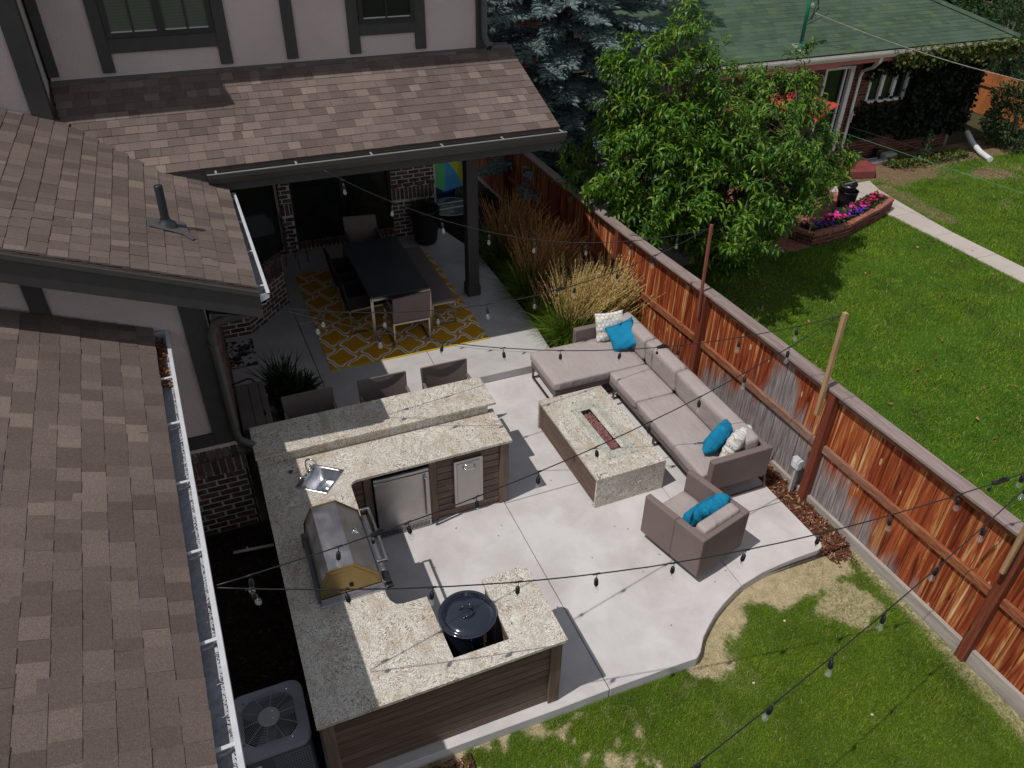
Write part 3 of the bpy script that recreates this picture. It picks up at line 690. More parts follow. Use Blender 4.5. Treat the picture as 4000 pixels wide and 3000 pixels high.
# upper storey ------------------------------------------------------------
b = MB(); b.box(-1.30, 4.02, 3.65, 9.5, 3.3, 6.0); part(b, 'upper_wall', 'stucco')
b = MB(); b.box(-5.5, -1.34, 2.92, 9.0, 3.0, 6.35); part(b, 'stair_wall', 'stucco')
b = MB(); b.box(-1.9, 4.35, 3.10, 10, 6.002, 6.2); part(b, 'upper_roof', 'brown_shingle')
b = MB(); b.box(-6, -1.00, 2.62, 9.5, 6.33, 6.62); part(b, 'stair_roof', 'brown_shingle')
def timber(name, x0, x1, z0, z1, y=3.65, t=.035, m='dark_trim'): bb = MB(); bb.box(x0, x1, y-t, y-.001, z0, z1); return part(bb, name, m, bevel=.004, seg=1)
for x0, x1 in ((-.738, -.600), (.590, .735), (1.390, 1.530), (2.190, 2.335), (3.070, 3.215)): timber('timber_post', x0, x1, 3.885, 5.99)
for x0, x1 in ((-.600, .590), (2.335, 3.070)): timber('timber_sill', x0, x1, 4.095, 4.255)
timber('timber_post', -1.31, -1.20, 3.885, 5.99)
timber('corner_board', 3.925, 4.055, 3.84, 5.99, 3.65, .04)
b = MB(); b.box(4.02, 4.055, 3.65, 3.78, 3.84, 5.99); part(b, 'corner_board', 'dark_trim')
b = MB(); b.box(-1.495, -1.30, 2.885, 2.92, 3.55, 6.3); b.box(-1.335, -1.30, 2.92, 3.06, 3.55, 6.3); part(b, 'corner_board', 'dark_trim')
def window(x0, x1, z0, z1, mull, munt, glass, y=3.65):
    w_ = MB(); t = .055
    w_.box(x0, x0+t, y-.05, y-.002, z0, z1); w_.box(x1-t, x1, y-.05, y-.002, z0, z1); w_.box(x0+t, x1-t, y-.05, y-.002, z0, z0+t); w_.box(x0+t, x1-t, y-.05, y-.002, z1-t, z1)
    for m_ in mull: w_.box(m_-.045, m_+.045, y-.048, y-.004, z0+t, z1-t)
    for m_ in munt: w_.box(m_-.011, m_+.011, y-.040, y-.014, z0+t, z1-t)
    o = part(w_, 'window', 'black_plastic'); xs = [x0+t]+sum([[m_-.045, m_+.045] for m_ in mull], [])+[x1-t]
    for xa, xb in zip(xs[::2], xs[1::2]):
        g_ = MB(); g_.box(xa, xb, y-.026, y-.020, z0+t, z1-t); g_.build('pane', glass, o)
        g_ = MB(); g_.box(xa, xb, y-.034, y-.027, z0+t, z0+t+.014); g_.build('blind_rail', 'petal_white', o)
window(-.597, .587, 4.258, 5.6, [0.0], [-.30, .295], 'blind_glass')
window(2.338, 3.067, 4.238, 5.6, [], [2.70], 'window_glass')
b = MB(); b.tube([(4.01, 3.56, 5.99), (4.01, 3.56, 4.02), (4.02, 3.53, 3.95), (4.045, 3.44, 3.87)], [.045, .045, .045, .045], 12, False); part(b, 'downspout', 'gutter_paint', smooth=True)
b = MB(); b.lathe([(.030, 0), (.030, .003)], (0, 0, 0), 12); o = part(b, 'downspout_mouth', 'black_void'); o.location = (4.046, 3.436, 3.867); o.rotation_euler = (1.0, 0, 0.2)

# gable wall facing the camera (Y = -.2) ------------------------------------
Yg = -.20
def gz(x): return MZ(x)-.02
b = MB(); b.extr([(-.13, Yg+.02, 1.10), (-3.6, Yg+.02, 1.10), (-3.6, Yg+.02, gz(-3.6)), (-.13, Yg+.02, gz(-.13))], (0, .15, 0)); part(b, 'gable_wall', 'stucco')
def slant(x0, x1, z0): bb = MB(); bb.extr([(x0, Yg-.02, z0), (x1, Yg-.02, z0), (x1, Yg-.02, gz(x1)-.2), (x0, Yg-.02, gz(x0)-.2)], (0, .038, 0)); return part(bb, 'timber_post', 'dark_trim', bevel=.004, seg=1)
slant(-1.50, -1.36, 2.5); slant(-.375, -.165, 1.10)
b = MB(); b.box(-1.0, -.376, Yg-.02, Yg+.018, 1.10, 1.245); part(b, 'timber_sill', 'dark_trim', bevel=.004, seg=1)
b = MB(); b.box(-.155, -.125, -.18, 3.5, -.14, 2.95); part(b, 'side_wall', 'mortar')
b = MB(); b.box(-3.6, -.13, Yg+.02, Yg+.17, -.14, 1.098); part(b, 'brick_wall', 'mortar')
b = MB(); b.box(-1.05, -1.0, -6, -.2, -.14, 2.27); part(b, 'garage_wall', 'mortar')

# bricks ------------------------------------------------------------------
BB = [unit_box('brick', 'tumbled_brick', .035) for _ in range(5)]
BR = Pieces('brick', BB, H)
def brick_run(a, b_, z0, z1, proud=.005, L=.196, Hh=.058, J=.017, mode='run', T=.03, par=None):
    """running bond on the vertical face from a to b (outward = right hand side when walking a to b)"""
    a, b_ = Vector((*a, 0)), Vector((*b_, 0)); d = (b_-a); W = d.length; d.normalize(); nn = Vector((d.y, -d.x, 0)); Z = Vector((0, 0, 1))
    if mode == 'soldier':
        x = J/2
        while x < W-.03:
            w_ = min(Hh, W-x-J/2); BR.add(Mx(d*w_, Z*(z1-z0-J), nn*T, a+d*(x+w_/2)+nn*(proud-T/2+rnd.uniform(-.003, .004))+Z*((z0+z1)/2)), par); x += Hh+J
        return
    r = 0; z = z0+J/2
    while z < z1-Hh*.6:
        h_ = min(Hh, z1-z); x = -(L/2 if r % 2 else 0)
        while x < W-.01:
            xa, xb = max(x, 0), min(x+L, W)
            if xb-xa > .03: BR.add(Mx(d*(xb-xa-J*.2), Z*h_*rnd.uniform(.93, 1.04), nn*T, a+d*((xa+xb)/2)+nn*(proud-T/2+rnd.uniform(-.003, .003))+Z*(z+h_/2+rnd.uniform(-.002, .002))), par)
            x += L+J
        z += Hh+J; r += 1
brick_run((-1.0, Yg+.02), (-.13, Yg+.02), -.14, .70)
brick_run((-1.0, Yg+.02), (-.12, Yg+.02), .70, .93, .035, mode='soldier', T=.06)
for i in range(12):   # sloping sill course on top
    x = -.995+i*.0745; BR.add(Mx((.062, 0, 0), (0, .115, .05), (0, -.02, .05), (x+.031, Yg-.012, .985)))
for i in range(4): a_ = -.2+i*.38; BR.add(Mx((math.cos(a_)*.058, math.sin(a_)*.058, 0), (-math.sin(a_)*.14, math.cos(a_)*.14, .03), (0, 0, .06), (-.105+math.sin(a_)*.05, Yg+.02-math.cos(a_)*.03, .985)))
brick_run((-.125, -.18), (-.125, 3.5), -.06, 2.7)
b = MB(); b.extr([(-.13, 3.50, .1), (.27, 3.50, .1), (.93, 4.25, .1), (.90, 4.32, .1), (-.13, 4.32, .1)], (0, 0, .84)); b.box(.78, .915, 4.32, 6.1, .1, .94); part(b, 'bay_wall', 'mortar')
brick_run((-.13, 3.50), (.27, 3.50), .12, 2.9); b = MB(); b.box(-.16, .26, 3.505, 3.6, .9, 2.94); part(b, 'nook_wall', 'mortar')
brick_run((.27, 3.50), (.93, 4.25), .12, .70); brick_run((.27, 3.50), (.93, 4.25), .70, .93, .02, mode='soldier')
dd = Vector((.66, .75, 0)).normalized(); dn = Vector((dd.y, -dd.x, 0))
for i in range(13): BR.add(Mx(dd*.06, (dn*.13)+Vector((0, 0, -.05)), Vector((0, 0, .055))+dn*.01, Vector((.27, 3.50, .975))+dd*(.04+i*.0745)-dn*.02))
brick_run((.916, 4.34), (.916, 6.0), .12, .93)
b = MB(); b.box(1.03, 1.385, 6.0, 6.2, .1, 2.94); b.box(3.14, 3.93, 6.0, 6.25, .1, 2.94); b.box(1.385, 3.14, 6.08, 6.2, .1, .26); part(b, 'back_wall', 'mortar')
for x0, x1 in ((1.03, 1.385), (3.14, 3.93)):
    brick_run((x0, 6.0), (x1, 6.0), .12, .83); brick_run((x0, 6.0), (x1, 6.0), .83, 1.06, .012, mode='soldier'); brick_run((x0, 6.0), (x1, 6.0), 1.06, 2.9)
x = x0 = 3.14
for k in range(7): BR.add(Mx((.095, 0, 0), (0, .05, 0), (0, 0, .06), (3.20+k*.115, 5.985, 1.10+(k % 2)*.075)))
brick_run((1.385, 6.08), (3.14, 6.08), .12, .24, mode='soldier', L=.2)
for k in range(23): BR.add(Mx((.062, 0, 0), (0, .11, .045), (0, -.02, .05), (1.42+k*.0755, 6.035, .255)))
BR.flush()
# glazing behind the porch, room darkness put into the glass colour
b = MB(); b.box(1.385, 3.14, 6.10, 6.12, .27, 2.94); o = part(b, 'patio_window', 'window_glass')
f_ = MB(); f_.box(1.385, 3.14, 6.06, 6.10, 2.4, 2.46); f_.box(2.24, 2.30, 6.06, 6.10, .29, 2.9); f_.box(1.385, 1.43, 6.06, 6.10, .29, 2.9); f_.box(3.095, 3.14, 6.06, 6.10, .29, 2.9); f_.build('frame', 'black_plastic', o)
b = MB(); b.extr([(.28, 3.56, .99), (1.0, 4.38, .99), (1.0, 4.38, 2.94), (.28, 3.56, 2.94)], (-.02, .02, 0)); b.box(1.03, 1.05, 4.3, 6.0, .96, 2.94); part(b, 'bay_window', 'window_glass')
b = MB(); b.box(3.93, 3.96, 6.0, 9.5, -.1, 3.3); b.box(-.2, 1.03, 6.0, 6.2, 0, 3.3); b.box(-3.5, -.2, 6, 9.5, 0, 3.3); part(b, 'rear_wall', 'mortar')
b = MB(); b.box(-3.5, 3.93, 6.25, 9.5, 2.96, 3.3); part(b, 'inner_floor', 'black_void')
# porch post
b = MB(); b.box(3.665, 3.845, 3.42, 3.60, .12, 2.94); po = b.build('porch_post', 'dark_trim', H, bevel=.006, seg=1)
b = MB(); b.box(3.645, 3.865, 3.40, 3.62, .12, .30); b.box(3.655, 3.855, 3.41, 3.61, .30, .33); b.build('post_base', 'dark_trim', po, bevel=.01, seg=1)
b = MB(); b.box(1.0, 4.4, 3.45, 3.58, 2.72, 2.94); part(b, 'porch_beam', 'dark_trim')
# downspout at the gable corner
dsp = [(.30, -.40, 2.66), (.05, -.33, 2.60), (-.10, -.28, 2.54), (-.155, -.265, 2.42), (-.160, -.265, 1.24), (-.14, -.265, 1.14), (-.03, -.275, 1.05), (.0, -.28, .97), (.0, -.28, .60)]
pts = []
for i in range(len(dsp)-1):
    for k in range(3): pts.append(Vector(dsp[i]).lerp(Vector(dsp[i+1]), k/3))
pts.append(Vector(dsp[-1]))
b = MB(); b.tube(pts, .040, 12); o = part(b, 'downspout', 'gutter_paint', smooth=True, label='dark round downspout with elbows at the wall corner')
b = MB()
for z in (1.28, 2.3): b = MB(); b.lathe([(.044, z), (.044, z+.03)], (-.158, -.265, 0), 12); b.build('collar', 'dark_trim', o)
# roof vent
vb = Vector((-.321, .461, MZ(-.321)))
v_ = MB(); v_.tube([vb+V(0, 0, .02), vb+V(.015, 0, .41)], .038, 14, False); v_.tube([vb+V(.015, 0, .41), vb+V(.014, 0, .37)], .030, 14); o = part(v_, 'roof_vent', 'vent_rubber', smooth=True)
v_ = MB(); v_.lathe([(.095, .01), (.085, .045), (.050, .075), (.043, .10)], vb, 20, capb=False, capt=False); v_.build('vent_boot', 'vent_rubber', o, smooth=True)
v_ = MB()
v_.extr([(x, y, MZ(x)+.034) for x, y in ((-.47, .56), (-.47, .36), (-.19, .30), (-.13, .20), (-.10, .24), (-.14, .36), (-.17, .60))], (0, 0, .004)); v_.build('vent_flashing', 'flashing_metal', o)
# ------------------------------------------------------------------ outdoor kitchen
K = thing('outdoor_kitchen', 'U shaped outdoor kitchen with cream granite counters and brown board cladding', 'kitchen counter')
SK = [(.275, -.944), (.556, -1.154), (.79, -.883), (.511, -.659)]
def inset(p, q, t): return (p[0]+(q[0]-p[0])*t, p[1]+(q[1]-p[1])*t)
sc_ = (sum(p[0] for p in SK)/4, sum(p[1] for p in SK)/4)
SI = [inset(p, sc_, .07) for p in SK]
b = MB()
b.prism([(-.02, -.45), (2.576, -.45), (2.576, -1.055), (.87, -1.055), (.825, -1.075), (.803, -1.115), SI[2], SI[3], SI[0], (-.02, -.97)], .89, .92)
b.prism([(-.02, -.97), SI[0], SI[1], SI[2], (.803, -1.115), (.785, -2.58), (.80, -2.64), (.835, -2.69), (.89, -2.708), (1.10, -2.712), (1.12, -3.37), (1.60, -3.37), (1.60, -2.72), (1.97, -2.70), (2.01, -2.715), (2.035, -2.755), (2.04, -3.555), (0.0, -3.56)], .89, .92)
ct = b.build('countertop', 'granite', K)
b = MB(); b.box(-.03, 2.59, -.53, .01, 1.027, 1.057); b.build('bar_top', 'granite', K, bevel=.004, seg=2)
b = MB(); b.box(-.02, 2.50, -.50, -.47, .9205, 1.026); b.build('backsplash', 'granite', K)
b = MB(); b.box(.0, 2.50, -.468, -.30, .0, 1.026); b.build('knee_wall', 'kitchen_cladding', K)
def clad(x0, y0, x1, y1, z0, z1, n_, h=.092, t=.014, gap=.010, parent=None, m='kitchen_cladding'):
    """horizontal boards on a vertical plane from (x0,y0) to (x1,y1), outward side n_"""
    z = z0
    while z < z1-.01:
        hh = min(h, z1-z); b = MB(); b.obb((x0, y0, z+gap/2), (x1-x0, y1-y0, 0), (n_[0]*t, n_[1]*t, 0), (0, 0, hh-gap)); b.build('board', m, parent or K, bevel=.002, seg=1); z += h
b = MB(); b.box(.03, .75, -2.68, -1.25, .0, .889); b.box(.03, .75, -1.25, -.47, .0, .73); b.box(.75, 1.02, -1.0, -.47, .0, .73); b.box(1.02, 1.63, -.62, -.47, 0, .889); b.box(1.63, 2.50, -1.0, -.468, .0, .889)
b.box(.03, 1.10, -3.47, -2.72, .0, .889); b.box(1.62, 2.0, -3.47, -2.76, 0, .889); b.box(1.10, 1.62, -3.47, -3.39, 0, .889); b.build('cabinet_carcass', 'kitchen_cladding', K)
clad(1.72, -1.0, 2.44, -1.0, .02, .885, (0, -1)); clad(.80, -1.0, .93, -1.0, .02, .885, (0, -1))
clad(2.50, -1.0, 2.50, -.50, .02, .885, (1, 0)); clad(.75, -2.66, .75, -1.02, .02, .885, (1, 0))
clad(.05, -3.47, 1.93, -3.47, .02, .885, (0, -1)); clad(2.0, -3.47, 2.0, -2.80, .02, .885, (1, 0)); clad(.80, -2.72, 1.10, -2.72, .02, .885, (0, 1)); clad(1.62, -3.37, 1.62, -2.78, .02, .885, (-1, 0)); clad(1.62, -2.76, 1.98, -2.76, .02, .885, (0, 1))
for x0, x1, y0, y1 in ((2.44, 2.54, -1.035, -.98), (2.50, 2.545, -1.034, -.94), (1.632, 1.715, -1.03, -.99), (.935, 1.020, -1.03, -.99), (1.92, 2.02, -3.51, -3.46), (1.985, 2.025, -3.505, -3.41), (.03, .12, -3.505, -3.46), (1.985, 2.02, -2.81, -2.74), (2.5, 2.54, -.56, -.47)):
    b = MB(); b.box(x0, x1, y0, y1, .0, .889); b.build('corner_post', 'kitchen_post', K, bevel=.003, seg=1)
# access door
b = MB(); b.box(1.905, 2.237, -1.045, -1.016, .14, .80); d = b.build('access_door', 'stainless', K, bevel=.003, seg=1)
b = MB(); b.box(1.938, 2.204, -1.052, -1.046, .175, .765); b.build('door_panel', 'stainless', d, bevel=.002, seg=1)
b = MB(); b.tube([(2.01, -1.052, .70), (2.015, -1.085, .703), (2.04, -1.095, .705), (2.11, -1.095, .705), (2.135, -1.085, .703), (2.14, -1.052, .70)], .006, 8); b.tube([(2.0, -1.055, .71), (2.03, -1.056, .735), (2.075, -1.056, .742), (2.12, -1.056, .735), (2.15, -1.055, .71)], .004, 6); b.build('handle', 'chrome', d, smooth=True)
# sink
ex = (Vector((*SK[3], 0))-Vector((*SK[0], 0))); ey = (Vector((*SK[1], 0))-Vector((*SK[0], 0))); O_ = Vector((*SK[0], .921))
def sp(u, v, z=0): return O_+ex*u+ey*v+Vector((0, 0, z))
def ring(u0, u1, v0, v1, z, r=.08, n=5):
    o = []
    for (cu, cv, a0) in ((u1-r, v1-r, 0), (u0+r, v1-r, 90), (u0+r, v0+r, 180), (u1-r, v0+r, 270)):
        for k in range(n+1): a = math.radians(a0+90*k/n); o.append(sp(cu+r*math.cos(a), cv+r*math.sin(a), z))
    return o
rings = [ring(.0, 1, 0, 1, 0, .03), ring(.01, .99, .01, .99, .008, .03), ring(.06, .94, .24, .94, .006, .14), ring(.075, .925, .255, .925, -.005, .14), ring(.10, .90, .28, .90, -.14, .14), ring(.18, .82, .36, .82, -.16, .14)]
b = MB(); n_ = len(rings[0]); b.add([p for r in rings for p in r], [(i*n_+k, i*n_+(k+1) % n_, (i+1)*n_+(k+1) % n_, (i+1)*n_+k) for i in range(len(rings)-1) for k in range(n_)]+[tuple(5*n_+k for k in range(n_))])
sk = b.build('sink', 'sink_steel', K, smooth=True)
b = MB(); c_ = sp(.5, .6, -.158); b.lathe([(.045, 0), (.045, .004), (.03, .006)], c_, 18); b.lathe([(.025, .0065), (.022, .009)], c_, 14); b.build('drain', 'chrome', sk, smooth=False)
b = MB(); f0 = sp(.5, .12, .008)
fy = ey.normalized()
for s_ in (-.055, .055): b.lathe([(.020, 0), (.018, .03), (.022, .035), (.010, .045)], f0+ex.normalized()*s_, 12)
b.bar(f0-ex.normalized()*.08+V(0, 0, .01), f0+ex.normalized()*.08+V(0, 0, .01), .04, .018)
for s_ in (-.055, .055): b.bar(f0+ex.normalized()*s_+V(0, 0, .045), f0+ex.normalized()*(s_*1.9)+V(0, 0, .055)-fy*.02, .014, .008)
b.tube([f0+V(0, 0, .01), f0+V(0, 0, .17), f0+V(0, 0, .21)+fy*.012, f0+V(0, 0, .235)+fy*.04, f0+V(0, 0, .235)+fy*.085, f0+V(0, 0, .21)+fy*.12, f0+V(0, 0, .17)+fy*.13], .0085, 10); b.build('faucet', 'chrome', K, smooth=True)
b = MB(); b.lathe([(.022, 0), (.022, .012), (.014, .016)], (.276, -.697, .9205), 16); b.build('air_switch', 'enamel', K)

# fridge -----------------------------------------------------------------
F = thing('outdoor_fridge', 'stainless steel undercounter fridge with louvred base grille', 'fridge', (1.327, -1.02, 0))
b = MB(); b.box(-.285, .285, -.02, .40, .0, .85); b.build('body', 'black_plastic', F)
b = MB(); b.box(-.292, .292, -.055, -.022, .115, .800); b.build('door', 'stainless', F, bevel=.004)
b = MB(); b.box(-.292, .292, -.052, -.022, .812, .845); b.build('top_trim', 'stainless', F, bevel=.003)
b = MB(); b.box(.235, .262, -.10, -.075, .17, .76); b.box(.240, .257, -.077, -.055, .72, .75); b.box(.240, .257, -.077, -.055, .18, .21); b.build('handle', 'stainless', F, bevel=.005)
b = MB(); b.box(-.292, .292, -.050, -.022, .008, .105); gr = b.build('base_grille', 'stainless', F, bevel=.002)
b = MB()
for i in range(36): b.box(-.272+i*.0152, -.265+i*.0152, -.0525, -.0495, .025, .088)
o = b.build('slot', 'black_void', gr); o['kind'] = 'stuff'

# grill ------------------------------------------------------------------
Gx, Gy = .55, -2.07
GR = thing('gas_grill', 'built-in stainless gas grill with closed angular hood on the granite counter', 'grill', (Gx, Gy, .921))
def gx(x): return x-Gx
Y0, Y1 = -.40, .40
b = MB(); b.box(gx(.24), gx(.84), -.44, .44, 0, .012); b.box(gx(.25), gx(.80), -.40, .40, .012, .075); b.build('firebox', 'hood_steel', GR, bevel=.004)
prof = [(.262, .075), (.275, .20), (.355, .37), (.570, .375), (.755, .185), (.765, .075)]
b = MB(); b.extr([(gx(x), Y0+.012, z) for x, z in prof], (0, Y1-Y0-.024, 0)); hd_ = b.build('hood', 'hood_steel', GR, bevel=.004)
for ya, yb in ((Y0, Y0+.011), (Y1-.011, Y1)):
    b = MB(); b.extr([(gx(x), ya, z) for x, z in [(.250, .055), (.262, .205), (.348, .382), (.575, .387), (.768, .190), (.780, .055)]], (0, yb-ya, 0)); e = b.build('hood_end', 'hood_side', GR, bevel=.003)
    b = MB(); b.extr([(gx(x), ya-.004 if ya < 0 else yb+.004, z) for x, z in [(.285, .085), (.295, .200), (.365, .350), (.560, .355), (.735, .175), (.745, .085)]], (0, .004 if ya < 0 else -.004, 0)); b.build('end_panel', 'hood_side', e, bevel=.002)
b = MB(); b.lathe([(.020, 0), (.020, .004)], (0, 0, 0), 14); o = b.build('spit_hole', 'black_void', GR); o.location = (gx(.52), Y0-.009, .15); o.rotation_euler = (math.pi/2, 0, 0)
b = MB(); b.lathe([(.036, 0), (.034, .012), (.028, .016)], (0, 0, 0), 22); o = b.build('thermometer', 'chrome', GR, smooth=True); o.location = (gx(.672), .06, .275); o.rotation_euler = (0, .80, 0)
b = MB(); b.box(gx(.775), gx(.835), -.30, .42, .012, .090); b.build('control_panel', 'stainless', GR, bevel=.008)
b = MB(); b.bar((gx(.865), -.27, .16), (gx(.865), .42, .16), .022, .030); b.bar((gx(.78), -.26, .17), (gx(.868), -.26, .165), .022, .03); b.bar((gx(.78), .41, .17), (gx(.868), .41, .165), .022, .03); b.build('handle', 'stainless', GR, bevel=.006)
b = MB(); b.box(gx(.79), gx(.86), -.43, -.31, .010, .085); b.box(gx(.80), gx(.868), -.455, -.40, .02, .05); b.build('control_knob', 'black_plastic', GR, bevel=.01)
b = MB(); b.box(gx(.225), gx(.262), -.38, .30, .012, .11); b.box(gx(.215), gx(.25), .28, .34, .02, .14); b.build('rear_box', 'ac_body', GR, bevel=.003)

# cooker ------------------------------------------------------------------
C0 = thing('kettle_cooker', 'black enamel cooker with horseshoe handle lid in the counter notch', 'cooker', (1.355, -3.035, 0))
b = MB(); b.lathe([(.10, .10), (.20, .13), (.222, .25), (.222, .93), (.226, .945)], (0, 0, 0), 40, capt=False); b.build('pot', 'enamel', C0, smooth=True)
b = MB(); b.lathe([(.242, .940), (.246, .952), (.240, .962), (.228, .960), (.218, .952), (.212, .966), (.15, .978), (.0005, .984)], (0, 0, 0), 56, capt=False); li_ = b.build('lid', 'enamel', C0, smooth=True)
hs = [(-.055, -.038), (-.02, -.055), (.03, -.050), (.058, -.02), (.058, .02), (.03, .050), (-.02, .055), (-.055, .038)]
b = MB(); b.tube([(x, y, 1.004 if 0 < i < 7 else .982) for i, (x, y) in enumerate(hs)], .0075, 8); b.build('horseshoe_handle', 'enamel', li_, smooth=True)
b = MB()
for a in (-100, -72): x, y = .245*math.cos(math.radians(a)), .245*math.sin(math.radians(a)); b.bar((x, y, .66), (x, y, .84), .008)
b.build('side_handle', 'chrome', C0)
b = MB()
for a in (30, 150, 270): x, y = .17*math.cos(math.radians(a)), .17*math.sin(math.radians(a)); b.bar((x, y, .0), (x*.9, y*.9, .14), .02)
b.build('leg', 'black_plastic', C0)

# fire pit ---------------------------------------------------------------
FP = thing('fire_pit', 'rectangular granite fire table with glass wind guard', 'fire pit', (3.855, -.71, 0), .011)
hx, hy = .445, .79
b = MB(); bx0, bx1, by0, by1 = -.055, .080, -.40, .40
b.box(-hx, bx0, -hy, hy, .40, .43); b.box(bx1, hx, -hy, hy, .40, .43); b.box(bx0, bx1, -hy, by0, .40, .43); b.box(bx0, bx1, by1, hy, .40, .43); b.build('table_slab', 'granite', FP)
for s_ in (-1, 1): b = MB(); b.box(-hx, hx, s_*hy-(.03 if s_ > 0 else 0), s_*hy+(.03 if s_ < 0 else 0), 0, .399); b.build('end_slab', 'granite', FP)
for s_ in (-1, 1):
    b = MB(); b.box(s_*(hx-.03)-.012, s_*(hx-.03)+.012, -hy+.031, hy-.031, .02, .399); sd = b.build('side_panel', 'kitchen_cladding', FP)
    x = s_*(hx-.03)+s_*.013; b = MB()
    for i in range(26):
        y, z, hh = rnd.uniform(-.70, .70), rnd.uniform(.05, .36), rnd.uniform(.010, .035); b.box(min(x, x-s_*.004), max(x, x-s_*.004)+.0005, y, y+rnd.uniform(.006, .014), z, z+hh)
        b.build('knot', 'bark_brown', sd); b = MB()
b = MB(); b.box(bx0, bx1, by0, by1, .37, .376); b.box(bx0+.001, bx0+.004, by0, by1, .376, .428); b.box(bx1-.004, bx1-.001, by0, by1, .376, .428); b.box(bx0, bx1, by1-.05, by1-.002, .40, .426); b.build('burner_tray', 'burner_black', FP)
rk = []
for s_ in range(4):
    bm = bmesh.new(); bmesh.ops.create_icosphere(bm, subdivisions=2, radius=.5)
    for v in bm.verts: v.co *= rnd.uniform(.75, 1.12)
    me = bpy.data.meshes.new('lava_rock'); bm.to_mesh(me); bm.free(); me.materials.append(MT['lava_rock']); me.shade_smooth(); rk.append(me)
y = by0+.015
while y < by1-.065:
    for k in range(5):
        o = obj('lava_rock', rnd.choice(rk), FP); o.location = (bx0+.012+.111*(k+rnd.uniform(.2, .8))/5, y+rnd.uniform(-.008, .008), .405+rnd.uniform(0, .018)); o.rotation_euler = (rnd.uniform(0, 6), rnd.uniform(0, 6), rnd.uniform(0, 6)); s = rnd.uniform(.024, .040); o.scale = (s*1.25, s, s)
    y += .0225
gx0, gx1, gy0, gy1 = -.155, .145, -.535, .43
gl = bpy.data.objects.new('glass_guard', None); col.objects.link(gl); gl.parent = FP
for (xa, xb, ya, yb) in ((gx0, gx0+.006, gy0, gy1), (gx1-.006, gx1, gy0, gy1), (gx0+.007, gx1-.007, gy0, gy0+.006), (gx0+.007, gx1-.007, gy1-.006, gy1)):
    b = MB(); b.box(xa, xb, ya, yb, .4305, .58); b.build('pane', 'clear_glass', gl)
b = MB()
for x, y in ((gx0, gy0), (gx0, gy1), (gx1, gy0), (gx1, gy1)): b.box(x-.007, x+.007, y-.007, y+.007, .555, .575); b.box(x-.007, x+.007, y-.007, y+.007, .4305, .45)
b.build('clip', 'chrome', gl)
b = MB(); b.lathe([(.022, 0), (.022, .004), (.010, .006), (.010, .012)], (0, 0, 0), 16); o = b.build('gas_valve', 'chrome', FP); o.location = (.115, -.7905, .22); o.rotation_euler = (math.pi/2, 0, 0)
b = MB(); b.lathe([(.008, 0), (.008, .002)], (0, 0, 0), 12); o2 = b.build('keyhole', 'black_void', o); o2.location = (0, 0, .0122)

# sofas ------------------------------------------------------------------
def sled(name, pts, parent, w_=.028): b = MB(); [b.bar(p, q, w_) for p, q in zip(pts[:-1], pts[1:])]; return b.build(name, 'sled_steel', parent, bevel=.003, seg=1)
CH = thing('chaise_sofa', 'taupe chaise section of the patio sofa beside the tall grasses', 'sofa', (4.4, .75, 0))
def L(x0, x1, y0, y1): return (x0-4.4, x1-4.4, y0-.75, y1-.75)
cushion('seat_cushion', *L(3.745, 5.12, .335, 1.155), .285, .425, 'taupe_cushion', CH, .035, .010)
b = MB(); x0, x1, y0, y1 = L(3.765, 5.34, .35, 1.14); b.box(x0, x1, y0, y1, .205, .284); b.build('seat_base', 'taupe_sling', CH, bevel=.012, seg=3)
cushion('back_cushion', 0, .20, 0, .745, 0, .36, 'taupe_cushion', CH, .05, .01, M=Matrix.Translation((5.205-4.4, .770-.75, .405)) @ Matrix.Rotation(-.10, 4, 'Y'))
b = MB(); x0, x1, y0, y1 = L(5.30, 5.36, .36, 1.28); b.box(x0, x1, y0, y1, .205, .66); b.build('back_panel', 'taupe_sling', CH, bevel=.012, seg=3)
b = MB(); x0, x1, y0, y1 = L(4.45, 5.30, 1.165, 1.255); b.box(x0, x1, y0, y1, .205, .60); b.build('arm', 'taupe_sling', CH, bevel=.014, seg=3)
for y in (.40, 1.10):
    sled('sled_leg', [(3.785-4.4, y-.75, .22), (3.785-4.4, y-.75, .014), (5.2-4.4, y-.75, .014), (5.2-4.4, y-.75, .22)], CH)
sled('sled_bar', [(3.785-4.4, .40-.75, .014), (3.785-4.4, 1.10-.75, .014)], CH)
SF = thing('patio_sofa', 'long taupe patio sofa along the fence with sled legs', 'sofa', (5.0, -.8, 0))
def L(x0, x1, y0, y1): return (x0-5.0, x1-5.0, y0+.8, y1+.8)
for y0, y1 in ((-.375, .325), (-1.86, -.385)): cushion('seat_cushion', *L(4.545, 5.12, y0, y1), .285, .428, 'taupe_cushion', SF, .035, .010)
for y0, y1 in ((-.375, .375), (-1.86, -.385)): cushion('back_cushion', 0, .20, 0, y1-y0, 0, .37, 'taupe_cushion', SF, .05, .01, M=Matrix.Translation((5.205-5.0, (y0+y1)/2+.8, .405)) @ Matrix.Rotation(-.10, 4, 'Y'))
b = MB(); x0, x1, y0, y1 = L(4.56, 5.34, -1.86, .33); b.box(x0, x1, y0, y1, .215, .284); b.build('seat_base', 'taupe_sling', SF, bevel=.012, seg=3)
b = MB(); x0, x1, y0, y1 = L(5.31, 5.37, -1.95, .355); b.box(x0, x1, y0, y1, .215, .66); b.build('back_panel', 'taupe_sling', SF, bevel=.012, seg=3)
b = MB(); x0, x1, y0, y1 = L(4.60, 5.40, -1.955, -1.87); b.box(x0, x1, y0, y1, .235, .655); b.build('arm', 'taupe_sling', SF, bevel=.014, seg=3)
for ys in (.25, -.80): sled('sled_leg', [(4.60-5, ys+.8, .21), (4.60-5, ys+.8, .014), (5.30-5, ys+.8, .014), (5.30-5, ys+.8, .21)], SF)
